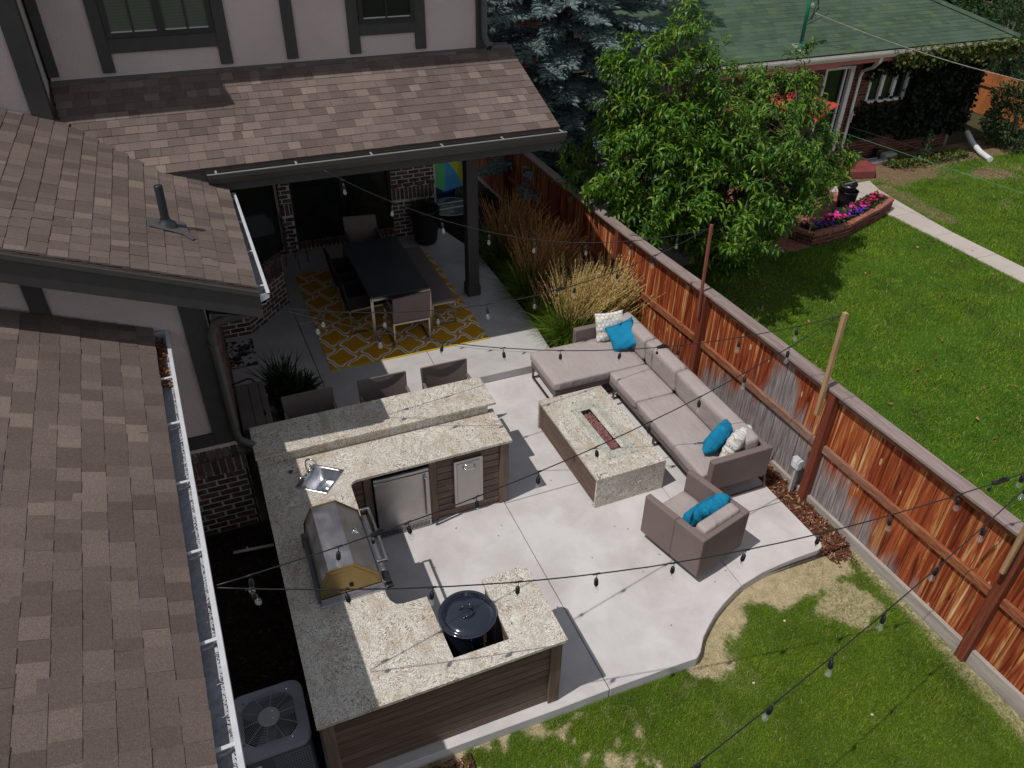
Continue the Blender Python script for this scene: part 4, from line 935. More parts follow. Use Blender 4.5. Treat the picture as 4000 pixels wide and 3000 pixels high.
sled('sled_leg', [(4.70-5, -1.93+.8, .23), (4.70-5, -1.93+.8, .014), (5.44-5, -1.93+.8, .014), (5.40-5, -1.93+.8, .23)], SF)

AC_ = thing('armchair', 'boxy taupe swivel armchair turned towards the fire pit', 'armchair', (4.095, -2.395, 0), .258)
# local frame: front is +y, width .72, depth .81
wx, wy = .355, .400
for s_ in (-1, 1): b = MB(); b.box(s_*wx-(.075 if s_ > 0 else 0), s_*wx+(.075 if s_ < 0 else 0), -wy, wy, .13, .65); b.build('arm', 'taupe_sling', AC_, bevel=.014, seg=3)
b = MB(); b.box(-wx+.076, wx-.076, -wy, -wy+.075, .13, .649); b.build('back_panel', 'taupe_sling', AC_, bevel=.014, seg=3)
b = MB(); b.box(-wx+.076, wx-.076, -wy+.076, wy-.02, .13, .26); b.build('seat_base', 'taupe_sling', AC_, bevel=.01, seg=2)
cushion('seat_cushion', -wx+.08, wx-.08, -wy+.10, wy-.01, .262, .40, 'taupe_cushion', AC_, .035, .010)
cushion('back_cushion', 0, wx*2-.17, 0, .14, 0, .33, 'taupe_cushion', AC_, .035, .008, M=Matrix.Translation((0, -wy+.155, .37)) @ Matrix.Rotation(.10, 4, 'X'))
b = MB(); b.lathe([(.27, .004), (.27, .016), (.26, .020), (.05, .022), (.05, .13)], (0, 0, 0), 40); b.build('swivel_base', 'brushed_leg', AC_, smooth=False)

def pillow(label, m, size, thick, loc, ax_n, ax_u, seed, group=None):
    """ax_n: direction the pillow face looks, ax_u: direction of its top corner axis"""
    n = Vector(ax_n).normalized(); u = Vector(ax_u); u = (u-n*u.dot(n)).normalized(); r = u.cross(n)
    o = bpy.data.objects.new('pillow', pillow_mesh(size, thick, m, seed=seed)); col.objects.link(o)
    o.matrix_world = Matrix(((r.x, u.x, n.x, loc[0]), (r.y, u.y, n.y, loc[1]), (r.z, u.z, n.z, loc[2]), (0, 0, 0, 1)))
    return tag(o, label, 'pillow', group or 'pillows on the patio seats')
pillow('white hexagon print pillow leaning on the chaise arm at the back corner', 'hex_print', .44, .15, (4.93, 1.075, .615), (-.10, -1, .34), (.0, 0, 1), 1)
pillow('turquoise pillow on the back corner of the chaise, tilted on a corner', 'turquoise', .42, .17, (5.00, .80, .600), (-.62, -.62, .62), (-.42, .35, 1), 2)
pillow('turquoise pillow at the arm end of the long sofa', 'turquoise', .42, .19, (4.97, -1.53, .615), (-.42, .80, .35), (.30, .1, 1), 3)
pillow('white hexagon print pillow squeezed against the near arm of the long sofa', 'hex_print', .42, .17, (5.07, -1.71, .610), (-.42, .86, .22), (.20, .0, 1), 4)
pillow('turquoise pillow resting on the seat of the swivel armchair', 'turquoise', .42, .17, (4.19, -2.43, .560), (-.24, .86, .62), (.16, -.3, 1), 5)

# dining set -----------------------------------------------------------------
FZ = .12
RG = thing('outdoor_rug', 'mustard yellow outdoor rug with pale trellis pattern under the dining table', 'rug', (2.34, 3.64, FZ))
b = MB(); b.box(-1.175, 1.175, -1.50, 1.50, .0, .010); b.build('rug_field', 'rug_pattern', RG)
b = MB(); b.box(-1.18, 1.18, -1.525, -1.50, 0, .011); b.box(-1.18, 1.18, 1.50, 1.525, 0, .011); b.build('hem', 'rug_edge', RG)
FR_ = FZ+.0105
DT = thing('dining_table', 'long dark glass dining table with brushed steel frame under the porch', 'table', (2.36, 3.60, FR_))
for ya, yb in ((-.955, .032), (.036, .945)): b = MB(); b.box(-.445, .440, ya, yb, .700, .720); b.build('glass_top', 'table_glass', DT, bevel=.003, seg=1)
b = MB()
for x in (-.43, .425): b.bar((x, -.95, .68), (x, .94, .68), .036, .036)
for y in (-.945, .935): b.bar((-.43, y, .68), (.425, y, .68), .036, .036, (0, 0, 1))
b.build('table_frame', 'brushed_leg', DT)
for x in (-.43, .425):
    for y in (-.945, .935): b = MB(); b.box(x-.02, x+.02, y-.02, y+.02, 0, .662); b.build('leg', 'brushed_leg', DT)
def dchair(label, loc, rz, m='taupe_sling'):
    t = thing('dining_chair', label, 'chair', (*loc, FR_), rz, 'chairs around the dining table')
    b = MB(); b.extr([(-.27, -.03, .40), (.27, -.03, .40), (.27, .50, .42), (-.27, .50, .42)], (0, 0, .06)); b.build('seat', m, t, bevel=.012)
    b = MB(); b.extr([(-.275, -.06, .38), (.275, -.06, .38), (.29, -.13, .86), (-.27, -.13, .82)], (0, .04, 0)); b.build('backrest', m, t, bevel=.014, seg=3)
    for s_ in (-1, 1):
        b = MB(); b.extr([(s_*.275, -.06, .40), (s_*.275, -.10, .62), (s_*.275, .30, .60), (s_*.275, .50, .42)], (-s_*.035, 0, 0)); b.build('arm', m, t, bevel=.008)
        b = MB(); x = s_*.262; b.bar((x, -.05, .40), (x, -.05, .0), .022); b.bar((x, .46, .42), (x, .46, 0), .022); b.bar((x, -.05, .012), (x, .46, .012), .022); b.bar((x, -.055, .39), (x, .47, .41), .022); b.build('leg_frame', 'brushed_leg', t)
    b = MB(); b.bar((-.262, -.062, .385), (.262, -.062, .385), .024); b.build('cross_bar', 'brushed_leg', t)
    return t
dchair('taupe sling chair at the near end of the dining table', (2.42, 2.43), 0)
dchair('dark chair at the far end of the dining table by the back window', (2.38, 5.15), math.pi)
dchair('shaded chair on the left side of the dining table, near end', (1.70, 3.22), -math.pi/2, 'shaded_sling')
dchair('shaded chair on the left side of the dining table, far end', (1.70, 4.02), -math.pi/2, 'shaded_sling')
BN = thing('dining_bench', 'low taupe sling bench on the right side of the dining table', 'bench', (3.02, 3.70, FR_))
b = MB(); b.box(-.19, .20, -.98, .97, .375, .415); b.build('seat', 'taupe_sling', BN, bevel=.015, seg=3)
for y in (-.95, .94): b = MB(); b.bar((-.17, y, .0), (-.17, y, .36), .030); b.bar((.18, y, .0), (.18, y, .36), .030); b.bar((-.185, y, .362), (.195, y, .362), .030); b.bar((-.17, y, .015), (.18, y, .015), .026); b.build('leg_frame', 'brushed_leg', BN)
# bar stools
def stool(label, x, y, rz=0):
    t = thing('bar_stool', label, 'bar stool', (x, y, 0), rz, 'bar stools behind the granite bar')
    b = MB(); N_ = 8
    for i in range(N_):      # slightly curved sling back
        a0, a1 = -1+2*i/N_, -1+2*(i+1)/N_
        b.extr([(a0*.265, .03-.03*a0*a0, .76), (a1*.265, .03-.03*a1*a1, .76), (a1*.275, .055-.03*a1*a1, 1.075), (a0*.275, .055-.03*a0*a0, 1.075)], (0, .012, 0))
    b.build('backrest', 'stool_mesh', t)
    b = MB()
    for s_ in (-1, 1): b.bar((s_*.27, .0, .72), (s_*.28, .03, 1.09), .022)
    b.bar((-.28, .03, 1.088), (.28, .03, 1.088), .02, .018); b.build('back_frame', 'stool_mesh', t, bevel=.003)
    b = MB(); b.box(-.25, .25, -.42, .02, .72, .745); b.build('seat', 'stool_mesh', t, bevel=.01)
    for s_ in (-1, 1): b = MB(); b.bar((s_*.275, -.02, .90), (s_*.275, -.30, .90), .035, .02); b.bar((s_*.275, -.30, .90), (s_*.265, -.32, .73), .02); b.build('arm', 'stool_mesh', t, bevel=.003)
    for s_ in (-1, 1):
        for y_ in (0, -.40): b = MB(); b.bar((s_*.26, y_, .72), (s_*.265, y_*1.05, .0), .024); b.build('leg', 'stool_mesh', t)
    b = MB(); b.bar((-.26, -.40, .28), (.26, -.40, .28), .02); b.build('foot_rail', 'stool_mesh', t)
stool('grey mesh bar stool nearest the house wall, in full shade', .655, .35, .01)
stool('middle grey mesh bar stool, half in shade', 1.515, .35, -.01)
stool('sunlit grey mesh bar stool at the open end of the bar', 2.27, .34, .0)
for k_, (lx, s) in enumerate(()): pass

# pot plants, mat, cabinet ------------------------------------------------
def blades(name, c, N, h0, h1, spread, g_, m, w0=.006, K=6, rad=.08, zlo=.4):
    base = np.array(c)+np.stack([rs.normal(0, rad, N), rs.normal(0, rad, N), np.zeros(N)], 1); a = rs.uniform(0, 6.283, N); s = rs.uniform(.1, 1, N)*spread
    d0 = norm(np.stack([np.cos(a)*s, np.sin(a)*s, rs.uniform(zlo, 1.1, N)], 1)); Lh = rs.uniform(h0, h1, N); P = droop(base, d0, Lh, K, g_)
    S = norm(np.cross(d0, np.array([0, 0, 1.0])+rs.normal(0, .3, (N, 3)))); prof = np.sin(np.linspace(.5, math.pi, K))**.7; W = w0*rs.uniform(.7, 1.3, N)[:, None]*prof[None, :]
    return strips(name, P, W, S, m)
PP = thing('potted_plant', 'large black pot with dark bushy plant behind the bar', 'potted plant', (.52, 1.25, .0))
b = MB(); b.lathe([(.14, .0), (.19, .12), (.235, .42), (.245, .45), (.225, .45), (.20, .42)], (0, 0, .055), 28); b.build('pot', 'dark_pot', PP, smooth=True)
o = obj('foliage', blades('foliage', (0, 0, .46), 900, .18, .42, 1.1, 1.1, 'houseplant', .010, rad=.10), PP); o['kind'] = 'stuff'
o = obj('foliage', blades('foliage', (-.05, .06, .50), 120, .40, .62, .55, .6, 'houseplant', .008, rad=.05), PP); o['kind'] = 'stuff'
BP = thing('tall_planter', 'tall glossy black planter with a dead twiggy plant by the brick pillar', 'planter', (3.62, 5.62, FZ))
b = MB(); b.lathe([(.17, .0), (.20, .05), (.27, .62), (.285, .66), (.26, .66), (.24, .60)], (0, 0, 0), 30); b.build('pot', 'dark_pot', BP, smooth=True)
o = obj('twigs', blades('twigs', (.05, 0, .62), 200, .2, .55, 1.3, .8, 'houseplant', .003), BP); o['kind'] = 'stuff'
DM = thing('door_mat', 'black floral mat with white and orange flowers in the nook', 'mat', (.06, 3.02, FZ))
b = MB(); b.box(-.185, .185, -.36, .36, 0, .008); b.build('mat_base', 'mat_black', DM)
def flower(x, y, r, m, n=6, ph=0.0):
    b = MB()
    for k in range(n):
        a = ph+2*math.pi*k/n; cx, cy = x+math.cos(a)*r*.55, y+math.sin(a)*r*.55
        pts = [(cx+r*.42*math.cos(t)*math.cos(a)-r*.24*math.sin(t)*math.sin(a), cy+r*.42*math.cos(t)*math.sin(a)+r*.24*math.sin(t)*math.cos(a)) for t in [i*math.pi/4 for i in range(8)]]
        pts = [(min(.183, max(-.183, p)), min(.358, max(-.358, q))) for p, q in pts]
        z = .0085+.0004*(k % 3); b.add([(p, q, z) for p, q in pts], [tuple(range(8))])
    b.build('flower_print', m, DM)
for x, y, r, m, n in ((-.12, .22, .10, 'petal_white', 5), (.05, .31, .09, 'petal_white', 7), (-.13, .02, .08, 'petal_white', 6), (.10, -.17, .11, 'petal_white', 9), (.15, .03, .06, 'petal_white', 5), (-.10, -.33, .06, 'petal_white', 5), (-.02, -.33, .06, 'petal_white', 5), (.14, .18, .055, 'print_orange', 4), (.08, -.02, .07, 'print_orange', 3), (-.12, -.20, .07, 'print_orange', 3), (.04, .14, .09, 'print_grey', 3), (-.05, .02, .08, 'print_grey', 3)): flower(x, y, r*1.35, m, n, r*30)
CB = thing('storage_cabinet', 'brown outdoor cabinet with small silver latch between bar and wall', 'cabinet', (.08, .52, 0))
b = MB(); b.box(-.18, .15, -.44, .44, .0, .97); b.build('cabinet_body', 'cabinet_tan', CB, bevel=.006)
for x0, x1 in ((-.17, -.035), (-.028, .075), (.082, .145)): b = MB(); b.box(x0, x1, -.435, .435, .971, .985); b.build('lid_panel', 'cabinet_tan', CB, bevel=.003, seg=1)
b = MB(); b.bar((.09, -.25, .992), (.09, -.17, .992), .012); b.lathe([(.011, 0), (.008, .012)], (.09, -.26, .987), 10); b.build('latch', 'chrome', CB)
b = MB(); b.tube([(-.20, .52, .95), (-.02, .55, .97), (.03, .54, .965), (.05, .46, .955)], .011, 8); b.build('push_handle', 'rust_metal', CB, smooth=True)
PS = thing('plant_stand', 'thin black iron plant stand in front of the left brick pillar', 'plant stand', (1.28, 5.55, FZ))
b = MB(); b.lathe([(.15, .60), (.155, .61), (.15, .62)], (0, 0, 0), 20, capb=False, capt=False)
for a in range(4): b.bar((.15*math.cos(a*1.57), .15*math.sin(a*1.57), .61), (.19*math.cos(a*1.57), .19*math.sin(a*1.57), 0), .012)
b.build('stand_frame', 'cable_black', PS)

# AC unit ---------------------------------------------------------------------
AU = thing('air_conditioner', 'grey outdoor air conditioning unit with round fan grille beside the kitchen', 'air conditioner', (-.330, -3.150, -.12))
def oct_(h, r, n=5):
    o = []
    for sx, sy, a0 in ((1, 1, 0), (-1, 1, 90), (-1, -1, 180), (1, -1, 270)):
        for k in range(n+1): a = math.radians(a0+90*k/n); o.append((sx*(h-r)+r*math.cos(a), sy*(h-r)+r*math.sin(a)))
    return o
b = MB(); O1, O2 = oct_(.285, .10), [(.235*math.cos(math.radians(a)), .235*math.sin(math.radians(a))) for a in [45/2+0]]
n_ = len(O1); inner = [(.235*math.cos(math.atan2(y, x)), .235*math.sin(math.atan2(y, x))) for x, y in O1]
vs = [(x, y, .72) for x, y in O1]+[(x*.985, y*.985, .740) for x, y in O1]+[(x, y, .744) for x, y in inner]+[(x, y, .70) for x, y in inner]+[(x, y, .690) for x, y in O1]
fs = [(a*n_+k, a*n_+(k+1) % n_, c*n_+(k+1) % n_, c*n_+k) for a, c in ((4, 0), (0, 1), (1, 2), (2, 3)) for k in range(n_)]
b.add(vs, fs); b.build('top_cover', 'ac_top', AU)
b = MB(); b.prism(oct_(.272, .09), .02, .689); body = b.build('body', 'ac_body', AU)
b = MB()
for z in [.10+i*.035 for i in range(16)]: b.box(-.02, .255, -.2755, -.2725, z, z+.004)
for x in [-.02+i*.02 for i in range(14)]: b.box(x, x+.003, -.278, -.2756, .08, .66)
o = b.build('louvre_grid', 'ac_top', AU); o['kind'] = 'stuff'
b = MB(); b.box(-.20, -.12, -.2745, -.2725, .46, .60); b.build('sticker', 'label_white', AU)
b = MB(); b.lathe([(.235, .698), (.228, .700)], (0, 0, 0), 40); b.build('fan_well', 'black_void', AU)
for r in [.085+i*.0118 for i in range(13)]:
    b = MB(); dz = .752+.012*math.cos((r-.085)/.15*1.57); pts = [(r*math.cos(a), r*math.sin(a), dz) for a in [i*2*math.pi/48 for i in range(49)]]; b.tube(pts, .0019, 4, False); b.build('guard_ring', 'grey_metal', AU)
b = MB()
for k in range(10): a = k*.628+.1; b.tube([(.07*math.cos(a), .07*math.sin(a), .768), (.16*math.cos(a), .16*math.sin(a), .763), (.255*math.cos(a), .255*math.sin(a), .748)], .0026, 5)
b.build('guard_spokes', 'grey_metal', AU)
b = MB(); b.lathe([(.083, .760), (.083, .772), (.078, .775)], (0, 0, 0), 26); hb = b.build('hub_cover', 'grey_metal', AU)
b = MB(); [b.lathe([(.007, .775), (.005, .781)], (.045*math.cos(a), .045*math.sin(a), 0), 8) for a in (.8, 2.37, 3.94, 5.5)]; b.build('bolt', 'chrome', hb)
for k in range(3):
    a = k*2.094+.4; ca, sa = math.cos(a), math.sin(a); b = MB()
    P = [(.05, -.04, .715), (.21, -.10, .735), (.225, .04, .712), (.06, .05, .702)]; b.extr([(x*ca-y*sa, x*sa+y*ca, z) for x, y, z in P], (0, 0, .003)); b.build('fan_blade', 'ac_body', AU)
b = MB()
for a in (.9, 2.3, 3.8, 5.3): b.lathe([(.009, .742), (.006, .75)], (.262*math.cos(a), .262*math.sin(a), 0), 8)
b.build('screw', 'chrome', AU)
b = MB(); b.tube([(-.47, -.62, -.06), (-.05, -.66, -.06)], .016, 10); tag(b.build('drain_pipe', 'white_vinyl', smooth=True), 'short white plastic pipe lying on dark soil beside the kitchen', 'pipe')
b = MB(); b.box(-.335, -.315, -.585, -.545, -.10, -.095); tag(b.build('plant_label', 'label_white'), 'small white tag on the dark soil behind the counter', 'tag')

# ------------------------------------------------------------------ string lights
lamp_me = {}
def mk_lamp():
    s_ = MB(); s_.tube([(0, 0, 0), (.004, 0, -.02), (0, 0, -.045)], .0028, 6); s_.lathe([(.007, -.042), (.014, -.052), (.0165, -.075), (.0165, -.10), (.013, -.108)], (0, 0, 0), 12); s_.bar((-.028, 0, 0), (.028, 0, 0), .011, .009)
    lamp_me['s'] = s_.mesh('lamp_socket', 'black_rubber', True)
    s_ = MB(); s_.lathe([(.010, -.106), (.013, -.120), (.0215, -.145), (.0225, -.158), (.016, -.176), (.001, -.182)], (0, 0, 0), 14, capt=False); lamp_me['b'] = s_.mesh('bulb', 'bulb_glass', True)
    s_ = MB(); s_.lathe([(.006, -.108), (.006, -.125), (.002, -.14)], (0, 0, 0), 6); s_.bar((-.006, 0, -.14), (.006, 0, -.155), .0015); lamp_me['f'] = s_.mesh('filament', 'chrome')
mk_lamp()
def string_light(label, A, B, sag, ts, plug=None, m='cable_black', twist=0):
    A, B = Vector(A), Vector(B); Ln = (B-A).length
    def P(t): q = A.lerp(B, t); q.z -= 4*sag*t*(1-t); return q
    t_ = thing('string_light', label, 'string lights', (0, 0, 0), 0, 'festoon string lights over the patio')
    b = MB(); pts = [P(i/60) for i in range(61)]; b.tube([p+V(0, 0, rnd.uniform(-.0015, .0015)) for p in pts], .0047, 6); b.build('cable', m, t_, smooth=True)
    dr = Vector((B.x-A.x, B.y-A.y, 0)).normalized()
    for d in ts:
        p = P(d/Ln); sl_ = (P(min(1, d/Ln+.01))-P(d/Ln-.01)).normalized(); x = sl_; y = V(0, 0, 1).cross(x).normalized(); z = x.cross(y)
        a = rnd.uniform(-.18, .18); R_ = Matrix.Rotation(a, 3, 'Y') @ Matrix.Rotation(rnd.uniform(-.12, .12), 3, 'X')
        ang = math.atan2(dr.y, dr.x); M = Matrix.Translation(p) @ Matrix.Rotation(ang, 4, 'Z') @ R_.to_4x4()
        o = obj('lamp_socket', lamp_me['s'], t_, M); obj('bulb', lamp_me['b'], o); obj('filament', lamp_me['f'], o)
    if plug: 
        for d in plug:
            p = P(d/Ln); q = P(d/Ln+.02); b = MB(); b.bar(p, q, .03, .018); 
            for k in range(3): b.tube([p+V(0, 0, 0), p.lerp(q, .5)+V(0, 0, .02+.01*k), q], .004, 5)
            b.tube([p, p+V(0, 0, -.05), p+V(.01, .01, -.07)], .003, 5); b.lathe([(.013, -.085), (.013, -.065)], p+V(.01, .01, 0), 10); b.build('cable_plug', m, t_)
    return t_
HA = (.42, -.50, 2.72); P1 = (5.66, .19, 2.36); P2 = (5.66, -2.08, 2.38); P3 = (5.66, -4.42, 2.38)
string_light('string light from the porch eave to the red pole', (1.378, 1.80, 3.08), P1, .48, [.21, .77, 1.34, 1.92, 2.49, 3.11, 3.69, 4.25], m='cable_black')
string_light('upper string light from the middle roof corner to the red pole', HA, P1, .44, [.46, 1.05, 1.63, 2.21, 2.80, 3.35, 3.94, 4.5], [3.1])
string_light('string light from the middle roof corner to the tan pole', HA, P2, .44, [.37, .94, 1.53, 2.11, 2.68, 3.29, 3.89, 4.5, 5.07], [3.66])
string_light('string light from the front gutter over the grill to the tan pole', (-.36, -3.4, 2.5), P2, .28, [.20, .78, 1.30, 1.87, 2.45, 3.04, 3.64, 4.24, 4.84, 5.43], [1.02])
string_light('string light from the front gutter over the black cooker to the third pole', (-.36, -3.42, 2.5), P3, .46, [.18, .74, 1.30, 1.89, 2.46, 3.05, 3.62, 4.22, 4.79, 5.35, 5.88], [5.62])
string_light('nearest string light, running over the front lawn to the third pole', P3, (-.35, -5.83, 2.5), .33, [.30, .88, 1.46, 2.07, 2.63, 3.20, 3.82, 4.4], [])
# ------------------------------------------------------------------ fence
FN = thing('fence', 'red stained board fence with grey cap, bare grey along its foot', 'fence')
def xf(y): return 5.77-.023*(min(y, .1)-.1)
def zc(y): return 1.52 if y < .12 else 1.52-.10*min(1, (y-.12)/2.2)-.03*max(0, min(1, (y-2.4)/2.4))
posts = [-6.75, -4.47, -2.20, .12, 2.42, 4.75, 7.05, 9.4]
fb_ = unit_box('board', 'fence_stain', .004)
y = -8.0
while y < 10:
    w_ = rnd.uniform(.134, .142); z1 = zc(y)-.05; x = xf(y)+.040+rnd.uniform(-.002, .003)
    obj('board', fb_, FN, Mx((.016, 0, 0), (0, w_, 0), (0, 0, z1+.14), (x, y+w_/2, (z1-.14)/2))); y += w_+rnd.uniform(.003, .006)
for i, y in enumerate(posts):
    b = MB(); x = xf(y); b.box(x-.070, x+.029, y-.048, y+.048, -.2, zc(y)-.037); b.build('post', 'fence_post', FN, bevel=.004, seg=1)
    if i+1 < len(posts):
        ya, yb = y+.050, posts[i+1]-.050
        def run(name, m, dx0, dx1, f0, f1, ya=ya, yb=yb):
            b = MB(); P = [(xf(ya)+dx0, ya, f0(ya)), (xf(yb)+dx0, yb, f0(yb)), (xf(yb)+dx0, yb, f1(yb)), (xf(ya)+dx0, ya, f1(ya))]; b.extr(P, (dx1-dx0, 0, 0)); return b.build(name, m, FN, bevel=.003, seg=1)
        run('rail', 'fence_rail', -.012, .030, lambda y: zc(y)-.84, lambda y: zc(y)-.745)
        run('top_rail', 'fence_rail', -.010, .030, lambda y: zc(y)-.135, lambda y: zc(y)-.037)
        run('kick_board', 'kick_grey', -.012, .030, lambda y: -.19, lambda y: .025 if y < 1 else -.02)
        ca, cb = y-.16+.002, posts[i+1]-.16-.002
        b = MB(); P = [(xf(ca)-.08, ca, zc(ca)-.036), (xf(cb)-.08, cb, zc(cb)-.036), (xf(cb)-.08, cb, zc(cb)), (xf(ca)-.08, ca, zc(ca))]; b.extr(P, (.16, 0, 0)); b.build('cap_board', 'cap_grey', FN, bevel=.004, seg=1)
def pole(label, y, x, z0, z1, m, w_=.036, lean=0):
    b = MB(); b.bar((x, y-lean, z0), (x, y, z1), w_, w_, (0, 1, 0)); return tag(b.build('light_pole', m, bevel=.003, seg=1), label, 'pole', 'light poles screwed to the fence posts')
pole('slim red stained pole on the fence behind the sofa', .165, 5.665, 1.15, 2.42, 'pole_red', .034, .05)
pole('pale tan pole on the fence beside the sofa', -2.12, 5.675, 1.18, 2.44, 'pole_tan', .045, .03)
pole('tan pole on the fence at the right edge of the photo', -4.45, 5.70, 1.16, 2.42, 'pole_tan', .04, .03)
OB = thing('outlet_box', 'grey weatherproof outlet box on a short wooden stake by the fence', 'outlet', (5.73, -2.07, 0))
b = MB(); b.box(-.045, .02, -.045, .075, .33, .46); b.build('outlet_cover', 'white_gutter', OB, bevel=.006); b = MB(); b.box(-.055, -.044, -.045, .05, .34, .44); b.build('flap', 'white_vinyl', OB, bevel=.004)
b = MB(); b.box(-.02, .015, -.02, .03, -.15, .33); b.build('stake', 'kick_grey', OB); b = MB(); b.tube([(-.032, -.01, .33), (-.032, -.01, -.1)], .010, 8); b.build('conduit', 'white_gutter', OB)

# ------------------------------------------------------------------ scatter helpers
def scatter(name, protos, T, R, m, pick=None):
    """protos: list of (verts, faces[k,4]); T (N,3) places, R (N,3,3) columns incl. scale"""
    N = len(T); pick = pick if pick is not None else rs.randint(0, len(protos), N); vs, fs, b = [], [], 0
    for i, (pv, pf) in enumerate(protos):
        idx = np.where(pick == i)[0]; n = len(idx)
        if not n: continue
        v = np.einsum('nij,kj->nki', R[idx], pv)+T[idx][:, None, :]; f = pf[None]+(np.arange(n)*len(pv))[:, None, None]+b
        vs.append(v.reshape(-1, 3)); fs.append(f.reshape(-1)); b += n*len(pv)
    return npmesh(name, np.concatenate(vs), np.concatenate(fs), 4, m)
def frames(D, roll=None):
    """rotation matrices whose x axis is D"""
    D = norm(D); h = np.where(np.abs(D[:, 2:3]) > .9, np.array([[0, 1.0, 0]]), np.array([[0, 0, 1.0]])); Y = norm(np.cross(h, D)); Z = np.cross(D, Y)
    if roll is not None: c, s = np.cos(roll)[:, None], np.sin(roll)[:, None]; Y, Z = Y*c+Z*s, Z*c-Y*s
    return np.stack([D, Y, Z], 2)
def leaf_proto(L, W, K=5, bend=.25, fold=.25):
    t = np.linspace(0, 1, K); w = W*np.sin(np.clip(t*math.pi*.96+.06, 0, math.pi))**.8; th = .5*bend-2.4*bend*t; st = L/(K-1); x = np.concatenate([[0], np.cumsum(np.cos(th[:-1])*st)]); z = np.concatenate([[0], np.cumsum(np.sin(th[:-1])*st)])
    c = np.stack([x, np.zeros(K), z], 1); l = np.stack([x, -w, z+w*fold], 1); r = np.stack([x, w, z+w*fold], 1)
    v = np.concatenate([l, c, r]); f = []
    for k in range(K-1): f += [(k, k+1, K+k+1, K+k), (K+k, K+k+1, 2*K+k+1, 2*K+k)]
    return v, np.array(f)
boxp = (np.array([(-.5, -.5, -.5), (.5, -.5, -.5), (.5, .5, -.5), (-.5, .5, -.5), (-.5, -.5, .5), (.5, -.5, .5), (.5, .5, .5), (-.5, .5, .5)]), np.array([(0, 3, 2, 1), (4, 5, 6, 7), (0, 1, 5, 4), (1, 2, 6, 5), (2, 3, 7, 6), (3, 0, 4, 7)]))
def chips(name, x, y, z, m, L=(.02, .06)):
    N = len(x); D = np.stack([rs.normal(size=N), rs.normal(size=N), rs.normal(0, .25, N)], 1); R = frames(D, rs.uniform(-.6, .6, N)); s = np.stack([rs.uniform(*L, N), rs.uniform(.006, .016, N), rs.uniform(.003, .007, N)], 1)
    o = obj(name, scatter(name, [boxp], np.stack([x, y, z], 1), R*s[:, None, :], m)); o['kind'] = 'stuff'; return o
N = 9000; x = rs.uniform(5.44, 5.79, N); y = rs.uniform(-2.98, 1.4, N); chips('mulch', x, y, -.055+rs.uniform(-.01, .035, N), 'bark_chip')
N = 350; x = rs.uniform(5.5, 5.78, N); y = -2.95-np.abs(rs.normal(0, .07, N)); chips('mulch', x, y, -.105+rs.uniform(-.01, .01, N), 'bark_chip')
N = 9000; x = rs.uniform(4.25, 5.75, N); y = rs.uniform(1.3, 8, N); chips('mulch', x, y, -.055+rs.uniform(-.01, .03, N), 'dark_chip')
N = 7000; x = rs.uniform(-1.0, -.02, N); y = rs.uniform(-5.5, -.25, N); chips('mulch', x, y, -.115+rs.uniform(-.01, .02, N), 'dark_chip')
N = 2500; x = rs.uniform(.0, 1.15, N); y = rs.uniform(-4.9, -3.62, N); chips('mulch', x, y, -.105+rs.uniform(-.01, .02, N), 'bark_chip')
b = MB(); b.box(1.13, 1.145, -8, -3.62, -.14, -.085); tag(b.build('edging', 'rust_metal'), 'rusty steel strip edging between bark bed and lawn', 'edging')
# pebbles on the lawn
for i, (px, py) in enumerate(((3065, 2425), (3407, 2791), (2945, 2668))):
    o = obj('pebble', rk[i % 4]); p = at(px, py, z=-.105); o.location = p; o.scale = (.035, .025, .02); o.data = o.data.copy(); o.data.materials[0] = MT['lawn_pebble']
    tag(o, ['pale pebble on the grass close to the curved patio edge', 'pale pebble in the open lawn, nearest the bottom of the photo', 'small pale pebble at the rim of the dry patch'][i], 'pebble')

# ------------------------------------------------------------------ lawns
def lawn(name, x0, x1, y0, y1, z, dens, h, w_, dry, keep):
    N = int((x1-x0)*(y1-y0)*dens); x = rs.uniform(x0, x1, N); y = rs.uniform(y0, y1, N); k = keep(x, y); x, y = x[k], y[k]
    d = dry(x, y); k = rs.rand(len(x)) > d*.50; x, y, d = x[k], y[k], d[k]; N = len(x)
    cl = vnoise(x, y, 2.2, 7); hh = h*rs.uniform(.5, 1.3, N)*(.65+.8*cl)*(1-.55*d)
    a = rs.uniform(0, 6.283, N); lean = rs.uniform(.1, 1.0, N); d0 = norm(np.stack([np.cos(a)*lean, np.sin(a)*lean, np.ones(N)], 1))
    P = droop(np.stack([x, y, np.full(N, z)], 1), d0, hh, 3, .9); a2 = a+1.57+rs.normal(0, .5, N); S = np.stack([np.cos(a2), np.sin(a2), np.zeros(N)], 1)
    W = (w_*rs.uniform(.6, 1.3, N))[:, None]*np.array([1, .8, .1])[None]
    o = obj(name, strips(name, P, W, S, 'lawn_blade', {'dry': np.clip(d*(rs.rand(N) > .28)+rs.normal(0, .12, N)+(rs.rand(N) < .05)*.7, 0, 1)})); o['kind'] = 'stuff'; return o
lawn('grass', 1.1, 5.80, -6.4, -2.9, -.13, 19000, .042, .0017, dryness_own, lambda x, y: ~inpoly(x, y, [(p[0], p[1]-.02) for p in PATIO]) & ~((x < 1.15)) & ~((y > -2.98)))
WALK = [(13.2, 1.2), (13.2, 3.9), (13.05, 4.6), (12.6, 5.65), (14.2, 5.66), (14.0, 5.15), (13.82, 3.85), (13.72, 2.9), (13.72, 1.0), (13.72, -6), (13.2, -6)]
PL = [(10.62, 3.38), (11.07, 3.40), (11.6, 3.47), (12.06, 3.65), (12.72, 3.87), (13.38, 4.18)]
